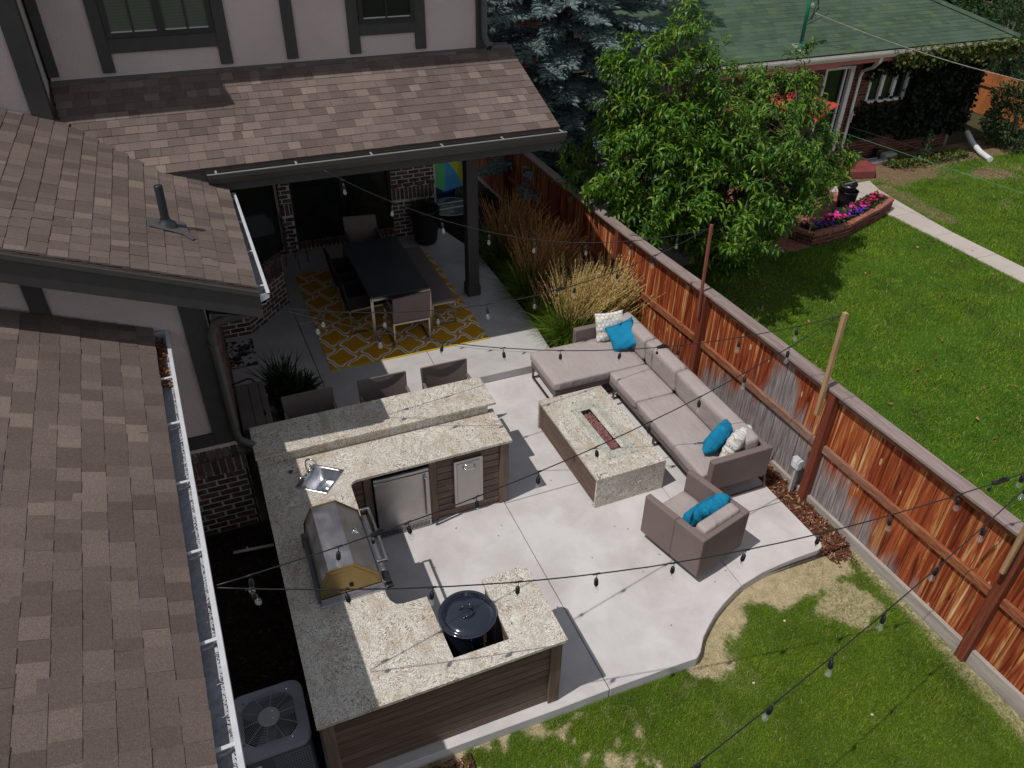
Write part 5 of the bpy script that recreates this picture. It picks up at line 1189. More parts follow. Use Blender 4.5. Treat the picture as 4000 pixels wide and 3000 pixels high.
BRP = [(6.2, 3.6), (9.2, 3.55), (9.9, 3.40), (10.2, 3.33), (10.62, 3.38)]+PL[1:]+[(13.1, 5.0), (12.7, 6.9), (6.2, 6.9)]
lawn('grass', 6.0, 20.0, -6.5, 6.7, -.18, 4200, .055, .0034, dryness_far, lambda x, y: ~inpoly(x, y, WALK) & ~inpoly(x, y, BRP) & (x-6 > -(y+8)*.0) & (y > -6.5+(20-x)*0) & ~((y > 5.9) & (x < 16.2)))

# ------------------------------------------------------------------ ornamental grasses
def ograss(label, c, N1, N2, h, plume, green='grass_blade', sun=1):
    t = thing('ornamental_grass', label, 'ornamental grass', (*c, -.08), 0, 'ornamental grasses between porch and fence')
    o = obj('blades', blades('blades', (0, 0, 0), N1, h*.35, h*.85, .70, 1.25, green, .0032, 7, .10, .55), t); o['kind'] = 'stuff'
    a = rs.uniform(0, 6.283, N2); s = rs.uniform(.0, 1, N2)**.8*.46; base = np.stack([rs.normal(0, .09, N2), rs.normal(0, .09, N2), np.zeros(N2)], 1)
    d0 = norm(np.stack([np.cos(a)*s+.16, np.sin(a)*s-.02, np.ones(N2)], 1)); L_ = h*rs.uniform(.75, 1.25, N2); K = 9; P = droop(base, d0, L_, K, .62)
    S = norm(np.cross(d0, rs.normal(size=(N2, 3))))
    Wd = np.full((N2, K), .0022); o = obj('stems', strips('stems', P, Wd, S, plume), t); o['kind'] = 'stuff'
    # plumes: last third of the stem carries short fuzzy strips
    Q = P[:, 5:, :]; M = 10; idx = np.repeat(np.arange(N2), M*3); tt = np.tile(np.linspace(0, .97, M*3), N2)*3; k0 = np.minimum(tt.astype(int), 2); fr = (tt-k0)[:, None]
    B = Q[idx, k0]*(1-fr)+Q[idx, k0+1]*fr; D = norm(Q[idx, np.minimum(k0+1, 3)]-Q[idx, k0]); D2 = norm(D+rs.normal(0, .28, D.shape)); ln = rs.uniform(.025, .05, len(B))*(1-.6*(tt/3))
    P2 = droop(B, D2, ln, 3, .2); S2 = norm(np.cross(D2, rs.normal(size=D2.shape))); o = obj('plume', strips('plume', P2, np.full((len(B), 3), .0052)*np.array([.6, 1, .2]), S2, plume), t); o['kind'] = 'stuff'
    return t
ograss('sunlit golden ornamental grass in front of the others, beside the chaise', (4.75, 1.85), 3200, 430, 1.12, 'grass_plume')
ograss('ornamental grass with copper plumes, half shaded in the middle', (4.72, 3.15), 2600, 380, 1.25, 'plume_brown')
ograss('shaded ornamental grass right behind the porch post', (4.75, 4.55), 2000, 280, 1.15, 'plume_brown')
ograss('low green ornamental grass between post and golden clump', (4.62, 2.45), 1500, 60, .80, 'plume_brown')
ograss('golden ornamental grass against the fence behind the chaise', (5.30, 1.95), 1100, 330, 1.05, 'grass_plume')

# ------------------------------------------------------------------ peach tree
def branchy(name, root, segs, m, parent): b = MB(); [b.tube(p, r, 7) for p, r in segs]; return b.build(name, m, parent, smooth=True)
PT = thing('peach_tree', 'leafy peach tree with long drooping leaves on the far side of the fence', 'tree', (8.35, 3.35, -.17))
tips = []
def lobe(c, r, n, zmin=.35):
    k = 0
    while k < n:
        p = rs.normal(size=3); p /= np.linalg.norm(p); q_ = rs.uniform(.30, 1.0)**.42
        lump = 1+.13*math.sin(3*math.atan2(p[1], p[0])+.8)+.12*math.sin(5*math.atan2(p[1], p[0])+4*p[2])+.08*math.sin(7*p[2]+2)
        q = np.array(c)+np.array(r)*p*q_*lump-np.array([8.35, 3.35, -.17])
        if q[2] < zmin: continue
        tips.append(q); k += 1
lobe((7.90, 3.25, 1.75), (2.0, 1.75, 1.28), 640); lobe((8.5, 2.9, 1.6), (.95, .9, .80), 100); lobe((6.95, 3.3, 3.0), (.85, .9, 1.0), 130); lobe((9.15, 3.3, 2.75), (.42, .5, .65), 26); lobe((10.05, 3.2, 1.58), (.60, .6, .42), 34); lobe((6.45, 2.9, 1.9), (.80, .8, .95), 120); lobe((8.1, 2.5, .95), (1.0, .5, .5), 50)
tips = np.array(tips+[(-1.15, .05, 4.30), (-1.20, .0, 4.10)])
segs = [([V(0, 0, 0), V(.05, .0, .35), V(.02, .05, .75)], [.10, .085, .08])]
limbs = []
for k in range(9):
    a = k*.698+.3; e = V(math.cos(a)*1.15, math.sin(a)*1.0, 1.9+.5*math.sin(k*2.1)); mid_ = V(math.cos(a)*.45, math.sin(a)*.4, 1.25); segs.append(([V(.02, .05, .70), mid_, e], [.06, .045, .028])); limbs += [(mid_, .035), (e, .025), ((mid_+e)/2, .03)]
LP = np.array([list(l[0]) for l in limbs])
for q in tips:
    d = np.linalg.norm(LP-q, axis=1); i = int(np.argmin(d)); a = Vector(LP[i]); q_ = Vector(q); m_ = a.lerp(q_, .55)+V(0, 0, .12*d[i]); segs.append(([a, m_, q_], [.012, .008, .004]))
branchy('trunk', None, segs[:10], 'bark_brown', PT); branchy('branches', None, segs[10:], 'bark_brown', PT)
lp = [leaf_proto(.145, .0175, 6, .75, .35), leaf_proto(.12, .0155, 6, 1.05, .3), leaf_proto(.165, .0190, 6, .5, .4)]
T, D = [], []
for q in tips:
    out = norm(np.array([q[0], q[1], max(.1, (q[2]-1.6))*.8])); n = rs.randint(3, 6)
    for s_ in range(n):
        dirn = norm(out*.7+rs.normal(0, .5, 3)+np.array([0, 0, .55])); L_ = rs.uniform(.15, .34); M_ = rs.randint(8, 14)
        for j in range(M_):
            t = 1-.75*((M_-1-j)/M_)**1.3; pos = q+dirn*L_*t+np.array([0, 0, -.25*(t*L_)**2]); a = j*2.4; sd = norm(np.cross(dirn, [0, 0, 1.0])); u_ = np.cross(sd, dirn)
            ld = norm(dirn*.35+(sd*math.cos(a)+u_*math.sin(a))*.85+np.array([0, 0, -.05])+rs.normal(0, .12, 3)); T.append(pos); D.append(ld)
T, D = np.array(T), np.array(D); R = frames(D, rs.normal(0, .22, len(T))); sc = rs.uniform(.55, 1.25, len(T))
Tw = T+np.array([8.35, 3.35, -.17]); far = np.argsort(np.linalg.norm(Tw-np.array(CP), axis=1)); big, rest = far[:300], far[300:]
o = obj('foliage', scatter('foliage', lp, T[rest], R[rest]*sc[rest][:, None, None], 'peach_leaf'), PT); o['kind'] = 'stuff'
lm = []
for pv, pf in lp: me = bpy.data.meshes.new('leaf'); me.from_pydata([tuple(v) for v in pv], [], [tuple(int(i) for i in f) for f in pf]); me.materials.append(MT['peach_leaf']); lm.append(me)
for i in big: m_ = Matrix(R[i].tolist()).to_4x4() @ Matrix.Scale(float(sc[i]), 4); m_.translation = T[i]; obj('leaf', lm[i % 3], PT, m_)
N = 60; x = rs.uniform(6.4, 14, N); y = rs.uniform(-3, 3, N); k = (np.abs(y+.0) < 3); T_ = np.stack([x, y, np.full(N, -.125)], 1); D_ = rs.normal(size=(N, 3))*[1, 1, .15]
o = obj('fallen_leaf', scatter('fallen_leaf', [leaf_proto(.075, .016, 4, .3, .2)], T_, frames(D_, rs.normal(0, .4, N)), 'dead_leaf')); o['kind'] = 'stuff'
N = 46; x = rs.uniform(.9, 5.3, N); y = rs.uniform(-3.4, 1.1, N); T_ = np.stack([x, y, np.full(N, .004)], 1); D_ = rs.normal(size=(N, 3))*[1, 1, .05]
o = obj('leaf_litter', scatter('leaf_litter', [leaf_proto(.022, .005, 3, .2, .2)], T_, frames(D_, rs.normal(0, .3, N)), 'dark_chip')); o['kind'] = 'stuff'
# ------------------------------------------------------------------ spruce
SP = thing('spruce_tree', 'big blue spruce with drooping boughs behind the porch roof', 'tree', (7.25, 7.7, -.15))
b = MB(); b.tube([(0, 0, 0), (0, 0, 4), (0, 0, 9)], [.24, .17, .08], 10); b.build('trunk', 'bark_brown', SP, smooth=True)
# finger-like shoot covered with needles
nv, nf = [], []
for k in range(4):
    t = [0, .35, .75, 1][k]; r = [.10, .16, .13, .03][k]
    for j in range(5): a = j*1.2566+k*.4; nv.append((t, r*math.cos(a), r*math.sin(a)))
for k in range(3):
    for j in range(5): nf.append((k*5+j, (k+1)*5+j, (k+1)*5+(j+1) % 5, k*5+(j+1) % 5))
for j in range(22):
    t = .04+.92*j/22; a = j*2.4; r = .30*(1-.45*t); s_ = .022; ca, sa = math.cos(a), math.sin(a); b0 = len(nv)
    nv += [(t, -sa*s_, ca*s_), (t, sa*s_, -ca*s_), (t+.17, ca*r+sa*.006, sa*r-ca*.006), (t+.17, ca*r-sa*.006, sa*r+ca*.006)]; nf.append((b0, b0+1, b0+2, b0+3))
fing = (np.array(nv), np.array(nf)); T, D, S_ = [], [], []
bs = []
for k in range(190):
    z = .75+(4.3*(k/150) if k < 150 else 4.3+3.6*((k-150)/40))+rs.uniform(-.1, .1); rad = 2.75*(1-(z/13.5))*rs.uniform(.82, 1.10); a = k*2.39996+rs.uniform(-.2, .2); ca, sa = math.cos(a), math.sin(a)
    wx_, wy_ = 7.25+ca*rad, 7.7+sa*rad
    if wy_ > 8.9 and z < 5: continue
    if k % 7 == 4 and z < 3.2: continue
    if wx_ < 5.0: rad *= .85
    sag = .28*rad/2.6
    def bp_(t): return np.array([ca*rad*t, sa*rad*t, z+.12*t-sag*2.2*t*t*(1-.45*t)+.10])
    bs.append(([Vector(bp_(t)) for t in (0, .35, .7, 1)], [.035, .025, .014, .006])); sd = np.array([-sa, ca, 0]); n = int(6+rad*6)
    for j in range(n):
        t = .22+.78*(j/n)**.8; p0 = bp_(t); fwd = norm(bp_(min(1, t+.05))-bp_(t-.05)); sl_ = (1-t)*.62*rad/2.6+.16
        for s in (-1, 1):
            td = norm(fwd*.72+sd*s*.75+np.array([0, 0, -.10])+rs.normal(0, .09, 3)); m = max(2, int(sl_/.085))
            for q in range(m):
                pp = p0+td*sl_*(q+.3)/m; 
                for s2 in ((-1, 1) if q < m-1 else (0,)):
                    sd2 = np.cross(td, [0, 0, 1.0]); dd_ = norm(td*.8+sd2*s2*.62+np.array([0, 0, rs.uniform(-.05, .30)])+rs.normal(0, .10, 3)); T.append(pp); D.append(dd_); S_.append(rs.uniform(.11, .17))
T, D, S_ = np.array(T), np.array(D), np.array(S_); k = rs.rand(len(T)) < min(1, 30000/len(T)); T, D, S_ = T[k], D[k], S_[k]
o = obj('foliage', scatter('foliage', [fing], T, frames(D, rs.uniform(0, 6, len(T)))*S_[:, None, None], 'spruce_needle'), SP); o['kind'] = 'stuff'
branchy('boughs', None, bs, 'bark_brown', SP)
# ------------------------------------------------------------------ neighbour house
NH = thing('neighbour_house', 'low red brick house with green shingle roof beyond the fence', 'house')
NS = Pieces('shingle', [unit_box('shingle', 'green_shingle', .012) for _ in range(3)], NH)
NZ = lambda y: 2.53+.33*(y-6.30); cn = math.sqrt(1+.33**2)
nab = lambda x, y: (x-5.0, (y-6.30)*cn)
nr = shingle_roof('roof', None, (5.0, 6.30, 2.53), (1, 0, 0), (0, 1, .33), [nab(*p) for p in [(9.25, 6.30), (18.25, 6.30), (17.13, 8.05), (14.9, 11.6), (12.95, 11.6)]], NH, NS, 'green_shingle', expo=.150, wmin=.14, wmax=.34, th=.008)
# caps along the hip
h0, h1 = Vector((18.27, 6.28, 2.54)), Vector((14.9, 11.6, NZ(11.6)+.01)); hd_ = (h1-h0).normalized(); n_ = int((h1-h0).length/.16)
side = Vector((hd_.y, -hd_.x, 0)).normalized()
for i in range(n_):
    for s_ in (-1, 1): c = h0+hd_*(.16*i+.1)+side*s_*.07+V(0, 0, .022); NS.add(Mx(hd_*.22, side*.15*s_+V(0, 0, -.05), V(0, 0, .010), c), nr)
NS.flush()
b = MB(); b.extr([h0, h1, h1+V(3, 1.5, -1.4), h0+V(.9, 4.5, .02)], (0, 0, -.03)); b.build('side_roof', 'green_shingle', NH)
b = MB(); b.extr([(9.25, 6.30, 2.54), (9.25, 11.6, 2.54), (12.95, 11.6, 4.285)], (0, 0, -.03)); b.build('side_roof', 'green_shingle', NH)
b = MB(); b.box(9.25, 18.2, 6.275, 6.30, 2.30, 2.49); b.build('fascia', 'fascia_pink', NH)
b = MB(); P = [(0, 0), (0, -.11), (-.08, -.11), (-.12, -.04), (-.12, 0), (-.105, 0), (-.105, -.02), (-.07, -.10), (-.012, -.10), (-.012, 0)]; b.extr([(9.25, 6.27+x, 2.515+z) for x, z in P], (8.85, 0, 0)); b.build('gutter', 'offwhite_paint', NH)
b = MB(); b.box(9.25, 13.0, 6.262, 6.274, 2.26, 2.40); b.build('gutter_board', 'fascia_pink', NH)
b = MB(); b.box(9.25, 18.1, 6.30, 7.0, 2.30, 2.32); b.build('soffit', 'offwhite_paint', NH)
b = MB(); b.box(9.9, 13.41, 7.02, 7.2, -.2, 2.3); b.box(9.8, 9.9, 7.02, 11.5, -.2, 2.3); b.box(13.41, 14.25, 7.02, 7.2, 2.06, 2.3); b.box(14.25, 14.80, 7.02, 7.2, -.2, 2.3); b.box(14.80, 16.0, 7.02, 7.2, -.2, 1.16); b.box(14.80, 16.0, 7.02, 7.2, 1.95, 2.3); b.box(16.0, 17.9, 7.02, 7.2, -.2, 2.3); b.box(17.88, 18.0, 7.02, 12, -.2, 2.3); b.build('wall', 'grey_mortar', NH)
BRs = BR; BR = Pieces('brick', [unit_box('brick', 'red_brick', .03) for _ in range(3)], NH)
brick_run((9.9, 7.02), (13.41, 7.02), .6, 2.25, .008, .215, .062, .011); brick_run((14.25, 7.02), (14.80, 7.02), -.2, 2.25, .008, .215, .062, .011); brick_run((14.80, 7.02), (16.0, 7.02), -.2, 1.06, .008, .215, .062, .011)
brick_run((16.0, 7.02), (17.9, 7.02), -.2, 1.6, .008, .215, .062, .011); brick_run((14.78, 7.02), (16.02, 7.02), 1.06, 1.17, .03, mode='soldier', T=.05)
BR.flush(); BR = BRs
def nwin(x0, x1, z0, z1, mulls, name='window'):
    y = 7.0; b = MB(); t = .06; b.box(x0, x0+t, y-.01, y+.05, z0, z1); b.box(x1-t, x1, y-.01, y+.05, z0, z1); b.box(x0, x1, y-.03, y+.05, z0-.03, z0+.03); b.box(x0+t, x1-t, y-.01, y+.05, z1-t, z1)
    for m in mulls: b.box(m-.045, m+.045, y-.008, y+.05, z0+.03, z1-t)
    o = b.build(name, 'white_vinyl', NH); g_ = MB(); g_.box(x0+t, x1-t, y+.06, y+.07, z0, z1); g_.build('pane', 'window_glass', o); return o
nwin(14.80, 16.0, 1.19, 1.95, [15.20, 15.58]); nwin(10.9, 11.7, .9, 1.9, [11.3])
dr_ = MB(); dr_.box(13.42, 13.48, 6.99, 7.05, -.1, 2.06); dr_.box(14.13, 14.24, 6.97, 7.05, -.1, 2.06); dr_.box(13.48, 14.13, 6.99, 7.05, 2.0, 2.06); do_ = dr_.build('door', 'white_vinyl', NH)
b = MB(); b.box(13.48, 14.13, 7.06, 7.10, -.1, 2.0); b.build('door_glass', 'window_glass', do_); b = MB(); b.box(13.98, 14.02, 6.99, 7.03, -.05, 2.0); b.build('screen_frame', 'white_vinyl', do_)
b = MB(); b.tube([(14.17, 6.28, 2.42), (14.17, 6.30, 2.30), (14.25, 6.5, 2.12), (14.36, 6.86, 1.96), (14.40, 6.94, 1.82), (14.42, 6.95, -.12)], [.055, .06, .04, .04, .04, .04], 4); ds_ = b.build('downspout', 'white_vinyl', NH)
b = MB(); b.bar((14.35, 6.90, .95), (14.50, 6.90, .97), .02); b.bar((14.42, 6.89, .80), (14.42, 6.89, 1.05), .025); b.build('cleat', 'offwhite_paint', ds_)
b = MB(); b.box(11.3, 14.72, 6.10, 6.98, -.18, .02); b.extr([(13.2, 6.10, -.17), (14.45, 5.78, -.17), (14.74, 6.10, -.17)], (0, 0, .18)); st_ = b.build('step', 'red_paint', NH, bevel=.01)
b = MB(); b.box(13.5, 14.5, 6.45, 6.98, .021, .12); b.build('upper_step', 'red_paint', NH, bevel=.01)
# window well stones
for i, (x0, y0, sx, sy, h_, m) in enumerate(((14.72, 6.55, .22, .18, .14, 'stone_grey'), (14.93, 6.42, .55, .15, .10, 'stone_grey'), (15.50, 6.55, .38, .22, .17, 'stone_grey'), (15.38, 6.72, .18, .18, .25, 'dark_pot'), (15.0, 6.68, .4, .04, .08, 'grey_metal'))):
    b = MB(); b.box(x0, x0+sx, y0, y0+sy, -.2, -.17+h_); tag(b.build('edging_stone', m, bevel=.03, seg=2), ['rough brown edging stone nearest the red step', 'long pale edging stone below the brick wall', 'pale edging stone at the right of the window well', 'black block standing in the window well', 'grey metal rim of the window well'][i], 'stone')
# mast on the roof
MS_ = thing('service_mast', 'green electric service mast on the green roof', 'mast', (12.21, 6.62, NZ(6.62)))
b = MB(); b.tube([(0, 0, 0), (-.035, .0, 1.6)], .038, 12); b.build('pole', 'mast_green', MS_, smooth=True)
b = MB(); b.lathe([(.06, .01), (.06, .06), (.045, .10)], (0, 0, 0), 14); b.build('collar', 'mast_green', MS_); b = MB(); b.extr([(-.12, -.14, -.04), (.16, -.14, -.04), (.16, .16, .06), (-.12, .16, .06)], (0, 0, .008)); b.build('base_flashing', 'grey_metal', MS_)
b = MB(); b.bar((-.02, 0, .83), (.09, .0, .84), .05); b.build('clamp', 'white_vinyl', MS_)
b = MB(); b.tube([(.0, 0, 1.35), (.22, .05, 1.1), (.26, .03, .75), (.12, 0, .55), (.2, 0, .95)], .010, 6); b.tube([(.28, 0, .78), (.05, .02, .5), (.0, 0, .45), (.25, .02, .52), (.55, .02, .62), (.55, 0, .75)], .007, 6); b.build('drip_loop', 'cable_black', MS_, smooth=True)
A = Vector((12.40, 6.62, 3.30)); B = at(4060, 330, Y=4.6); b = MB(); pts = [A.lerp(B, i/40)-V(0, 0, 4*.10*(i/40)*(1-i/40)) for i in range(41)]; b.tube(pts, .009, 6); tag(b.build('power_cable', 'stone_grey', smooth=True), 'pale overhead power cable running from the green mast to the right', 'cable')
# clotheslines
for i, (z, y0, y1) in enumerate(((1.2, 5.3, .2), (1.2, 5.75, .6))):
    p0 = at(*((3300+0*.316, 350+540*.316) if i == 0 else (3300, 350+440*.316)), z=1.2); p1 = at(*((4000, 757) if i == 0 else (4000, 710)), z=1.2); d = (p1-p0); b = MB(); b.tube([p0-d*.12, p1+d*.3], .0045 if i == 0 else .003, 6)
    tag(b.build('clothesline', 'green_cord' if i == 0 else 'cable_black'), ['bright green clothesline across the neighbour lawn', 'thin dark clothesline behind the green one'][i], 'clothesline')
# red shade sail
def sail(label, pts):
    c = sum((Vector(p) for p in pts), V(0, 0, 0))/len(pts); b = MB(); n = 8; P = [Vector(p) for p in pts]; vs = []
    for i in range(n+1):
        for j in range(n+1):
            u, v = i/n, j/n; q = P[0].lerp(P[1], u).lerp(P[3].lerp(P[2], u), v); cur = .12*4*u*(1-u)*(abs(v-.5)*2)**3+.12*4*v*(1-v)*(abs(u-.5)*2)**3; q = q.lerp(c, cur); q.z -= .10*(1-(2*u-1)**2)*(1-(2*v-1)**2); vs.append(q)
    b.add(vs, [(i*(n+1)+j, (i+1)*(n+1)+j, (i+1)*(n+1)+j+1, i*(n+1)+j+1) for i in range(n) for j in range(n)]); o = b.build('shade_sail', 'red_canvas', smooth=True); md = o.modifiers.new('s', 'SOLIDIFY'); md.thickness = .004
    return tag(o, label, 'shade sail')
sail('bright red shade sail stretched beyond the peach tree', [at(3160, 362, z=2.2), at(3282, 407, z=2.15), at(3195, 480, z=2.0), at(3115, 478, z=2.0)])
sail('second red shade sail, mostly hidden by the peach leaves', [at(2905, 372, z=2.2), at(3125, 350, z=2.2), at(3090, 470, z=2.0), at(2800, 440, z=2.0)])
# walk, brick patio, planter
struct(slabs('garden_path', WALK, [(0, 1, v, lambda x, y: True) for v in (-4.7, -3.4, -2.1, -.8, .5, 1.83, 2.86, 3.9)], -.25, -.145, 'walk_concrete'))
bp_root = struct(thing('brick_patio', None, None)); b = MB(); b.prism(BRP, -.25, -.152); b.build('patio_base', 'grey_mortar', bp_root)
PV = Pieces('paver', [unit_box('paver', 'paver_brick', .02) for _ in range(3)], bp_root)
r = 0; y = 3.36
while y < 6.9:
    x = 8.2-(.1 if r % 2 else 0)
    while x < 13.1:
        pc = (np.array([x+.1, x+.01, x+.19]), np.array([y+.05, y+.02, y+.02]))
        if inpoly(pc[0], pc[1], BRP).all(): PV.add(Mx((.196, 0, 0), (0, .096, 0), (0, 0, .02), (x+.1, y+.05, -.150+rnd.uniform(-.002, .002))))
        x += .204
    y += .102; r += 1
PV.flush()
PN = thing('brick_planter', 'curved low brick planter filled with pink and purple petunias', 'planter')
ph = MB()
def offs(pts, d):
    o = []
    for i, p in enumerate(pts):
        a = Vector(pts[max(i-1, 0)]); c = Vector(pts[min(i+1, len(pts)-1)]); t = (c-a).normalized(); o.append((p[0]-t.y*d, p[1]+t.x*d))
    return o
PI_ = offs(PL, .55); soilp = MB(); soilp.prism(offs(PL, .08)+PI_[::-1], -.2, .04); soilp.build('soil', 'soil', PN)
BRs = BR; BR = Pieces('brick', [unit_box('brick', 'red_brick', .03) for _ in range(3)], PN)
CPc = Pieces('brick', [unit_box('cap_brick', 'paver_brick', .03) for _ in range(2)], PN, 200)
for a, c in zip(PL[:-1], PL[1:]):
    brick_run(a, c, -.18, .05, .006, .2, .062, .012); b = MB()
    d = Vector((c[0]-a[0], c[1]-a[1], 0)); L_ = d.length; d.normalize(); nn = Vector((-d.y, d.x, 0)); b.obb((a[0], a[1], -.18), d*L_, nn*.10, (0, 0, .228)); b.build('wall', 'grey_mortar', PN)
    k = max(1, round(L_/.21))
    for i in range(k): p = Vector((a[0], a[1], .08))+d*(L_*(i+.5)/k)+nn*.05; CPc.add(Mx(d*(L_/k-.014), nn*.13, V(0, 0, .058), p))
brick_run((10.42, 3.80), (10.62, 3.38), -.18, .05, .006); b = MB(); b.obb((10.44, 3.80, -.18), (.18, -.42, 0), (.08, .03, 0), (0, 0, .228)); b.build('wall', 'grey_mortar', PN); brick_run((13.38, 4.18), (13.2, 4.6), -.18, .05, .006); b = MB(); b.obb((13.37, 4.19, -.18), (-.18, .42, 0), (-.08, -.03, 0), (0, 0, .228)); b.build('wall', 'grey_mortar', PN)
for i in range(2): CPc.add(Mx((-.09, .19, 0), (.11, .05, 0), V(0, 0, .058), (10.58-.09*i, 3.50+.2*i, .08))); CPc.add(Mx((-.09, .19, 0), (.11, .05, 0), V(0, 0, .058), (13.32-.09*i, 4.28+.2*i, .08)))
BR.flush(); CPc.flush(); BR = BRs
def on_planter(t, d):
    t = t*(len(PL)-1); i = min(int(t), len(PL)-2); f = t-i; a, c = Vector(PL[i]), Vector(PL[i+1]); p = a.lerp(c, f); tt = (c-a).normalized(); return p.x-tt.y*d, p.y+tt.x*d
N = 1500; t = rs.rand(N)*.96+.02; d = rs.uniform(.10, .45, N); xy = np.array([on_planter(*q) for q in zip(t, d)]); D = rs.normal(size=(N, 3))*[1, 1, .5]+[0, 0, .3]
o = obj('petunia_leaves', scatter('petunia_leaves', [leaf_proto(.07, .018, 4, .3, .2)], np.stack([xy[:, 0], xy[:, 1], rs.uniform(.04, .16, N)], 1), frames(D, rs.normal(0, .6, N))*rs.uniform(.7, 1.3, N)[:, None, None], 'shrub_leaf'), PN); o['kind'] = 'stuff'
fv = [(0, 0, -.006)]+[(math.cos(a)*(.034 if k % 2 else .030), math.sin(a)*(.034 if k % 2 else .030), .006 if k % 2 else .002) for k, a in enumerate([i*math.pi/5 for i in range(10)])]
for m, zones in (('petal_magenta', [(.04, .50, 105)]), ('petal_purple', [(.02, .27, 42), (.50, .72, 34)]), ('petal_crimson', [(.74, .97, 75), (.28, .45, 14)]), ('petal_magenta', [(.55, .78, 24)])):
    me = bpy.data.meshes.new('petunia'); me.from_pydata(fv, [], [(0, i, i % 10+1) for i in range(1, 11)]); me.materials.append(MT[m])
    for t0, t1, n in zones:
        for i in range(n):
            t = rs.uniform(t0, t1); dd_ = rs.uniform(.10, .26) if m == 'petal_purple' else rs.uniform(.16, .42); x, y = on_planter(t, dd_); o = obj('petunia', me, PN); o.location = (x, y, rs.uniform(.12, .21)); o.rotation_euler = (rs.uniform(.1, .9), rs.uniform(-.5, .3), rs.uniform(0, 6)); s = rs.uniform(.85, 1.35); o.scale = (s, s, s)
# tubs behind the planter
def tub(label, x, y, r, h, lean, z=-.15):
    t = thing('black_tub', label, 'tub', (x, y, z), 0, 'black plastic tubs behind the petunias'); t.rotation_euler = lean
    b = MB(); b.lathe([(r*.72, 0), (r*.8, h*.2), (r*.86, h*.5), (r*.93, h*.55), (r*.92, h*.58), (r, h*.97), (r*1.05, h), (r*1.02, h+.01), (r*.95, h-.01), (r*.86, h*.3), (.001, h*.28)], (0, 0, 0), 28, capt=False); b.build('body', 'black_plastic', t, smooth=True)
tub('large stacked black tub at the end of the flower bed', 12.45, 4.55, .20, .42, (0, 0, 0)); tub('second black tub nested on the large one, tilted', 12.40, 4.58, .19, .22, (.15, -.1, 0), .22); tub('low black tub behind the pink petunias', 11.95, 4.15, .17, .20, (0, 0, 0)); tub('low black tub half hidden by the peach tree', 11.62, 3.98, .15, .16, (0, 0, 0))
b = MB(); b.bar((12.25, 4.52, .44), (12.62, 4.56, .44), .02); tag(b.build('wire_handle', 'grey_metal'), 'thin grey handle bar across the black tubs', 'handle')
# white corrugated drain pipe
pp = [at(3778, 517, z=.05), at(3800, 560, z=-.02), at(3830, 595, z=-.08), at(3858, 616, z=-.10), at(3870, 624, z=-.10)]; pts = []
for i in range(len(pp)-1):
    for k in range(8): pts.append(pp[i].lerp(pp[i+1], k/8))
b = MB(); b.tube(pts, [.062+.007*(i % 2) for i in range(len(pts))], 12); tag(b.build('drain_hose', 'white_vinyl'), 'white corrugated drain pipe lying on the far lawn', 'pipe')
# ivy
IV = thing('ivy', 'ivy hanging from the gutter and covering the shaded brick wall', 'ivy', (16.5, 6.6, 0))
lv = leaf_proto(.085, .040, 4, .3, .15)
def ivy(name, N, xs, ys, zs, m, s=1.0, out=(0, -1, .3)):
    x, y, z = xs(N), ys(N), zs(N); D = rs.normal(size=(N, 3))*.7+np.array([0, -.3, -.6]); T = np.stack([x-16.5, y-6.6, z], 1); o = obj(name, scatter(name, [lv], T, frames(D, rs.normal(0, .8, N))*(s*rs.uniform(.6, 1.3, N))[:, None, None], m), IV); o['kind'] = 'stuff'
U = rs.uniform
def eave_z(N): return 2.52-np.abs(rs.normal(0, .16, N))
ivy('hanging_ivy', 2600, lambda n: 14.4+3.9*rs.rand(n)**.75, lambda n: 6.12+np.abs(rs.normal(0, .12, n)), eave_z, 'ivy_leaf', .9)
ivy('wall_ivy', 7000, lambda n: U(16.0, 18.2, n), lambda n: 6.98-np.abs(rs.normal(0, .10, n)), lambda n: U(.25, 2.4, n), 'shaded_ivy', 1.3)
ivy('wall_ivy', 5200, lambda n: U(14.55, 16.4, n), lambda n: 6.98-np.abs(rs.normal(0, .05, n)), lambda n: .42+np.abs(rs.normal(0, .28, n)), 'shaded_ivy', 1.0)
ivy('wall_ivy', 1500, lambda n: U(14.5, 16.2, n), lambda n: 6.98-np.abs(rs.normal(0, .08, n)), lambda n: 2.3-np.abs(rs.normal(0, .22, n)), 'shaded_ivy', 1.0)
# shrubs and plants
def bush(label, c, r, N, m, proto, s, cat='shrub', name='shrub', squash=1.0, trunk=True, drop=.0):
    t = thing(name, label, cat, c); p = norm(rs.normal(size=(N, 3))); rr = rs.uniform(.35, 1, N)**.4*(1+.22*np.sin(p[:, 0]*5+p[:, 2]*4+c[0])+.15*np.sin(p[:, 1]*9+c[1])); T = p*rr[:, None]*np.array(r)+np.array([0, 0, r[2]*squash]); k = T[:, 2] > .02; T, p = T[k], p[k]
    D = p+rs.normal(0, .5, p.shape)+np.array([0, 0, -drop]); o = obj('foliage', scatter('foliage', [proto], T, frames(D, rs.uniform(0, 6, len(T)))*(s*rs.uniform(.6, 1.3, len(T)))[:, None, None], m), t); o['kind'] = 'stuff'
    b = MB(); [b.tube([(0, 0, -.1), (rs.normal(0, .2)*r[0], rs.normal(0, .2)*r[1], r[2]*squash), (rs.normal(0, .5)*r[0], rs.normal(0, .5)*r[1], r[2]*squash*1.4)], [.05*r[2], .03*r[2], .01], 6) for _ in range(5)]; b.build('trunk', 'bark_brown', t, smooth=True); return t
sl_p = leaf_proto(.075, .022, 4, .3, .2)
bush('dark green shrub on the right edge of the neighbour lawn', (19.5, 6.35, -.17), (.80, .75, .80), 5200, 'shrub_leaf', sl_p, 1.0)
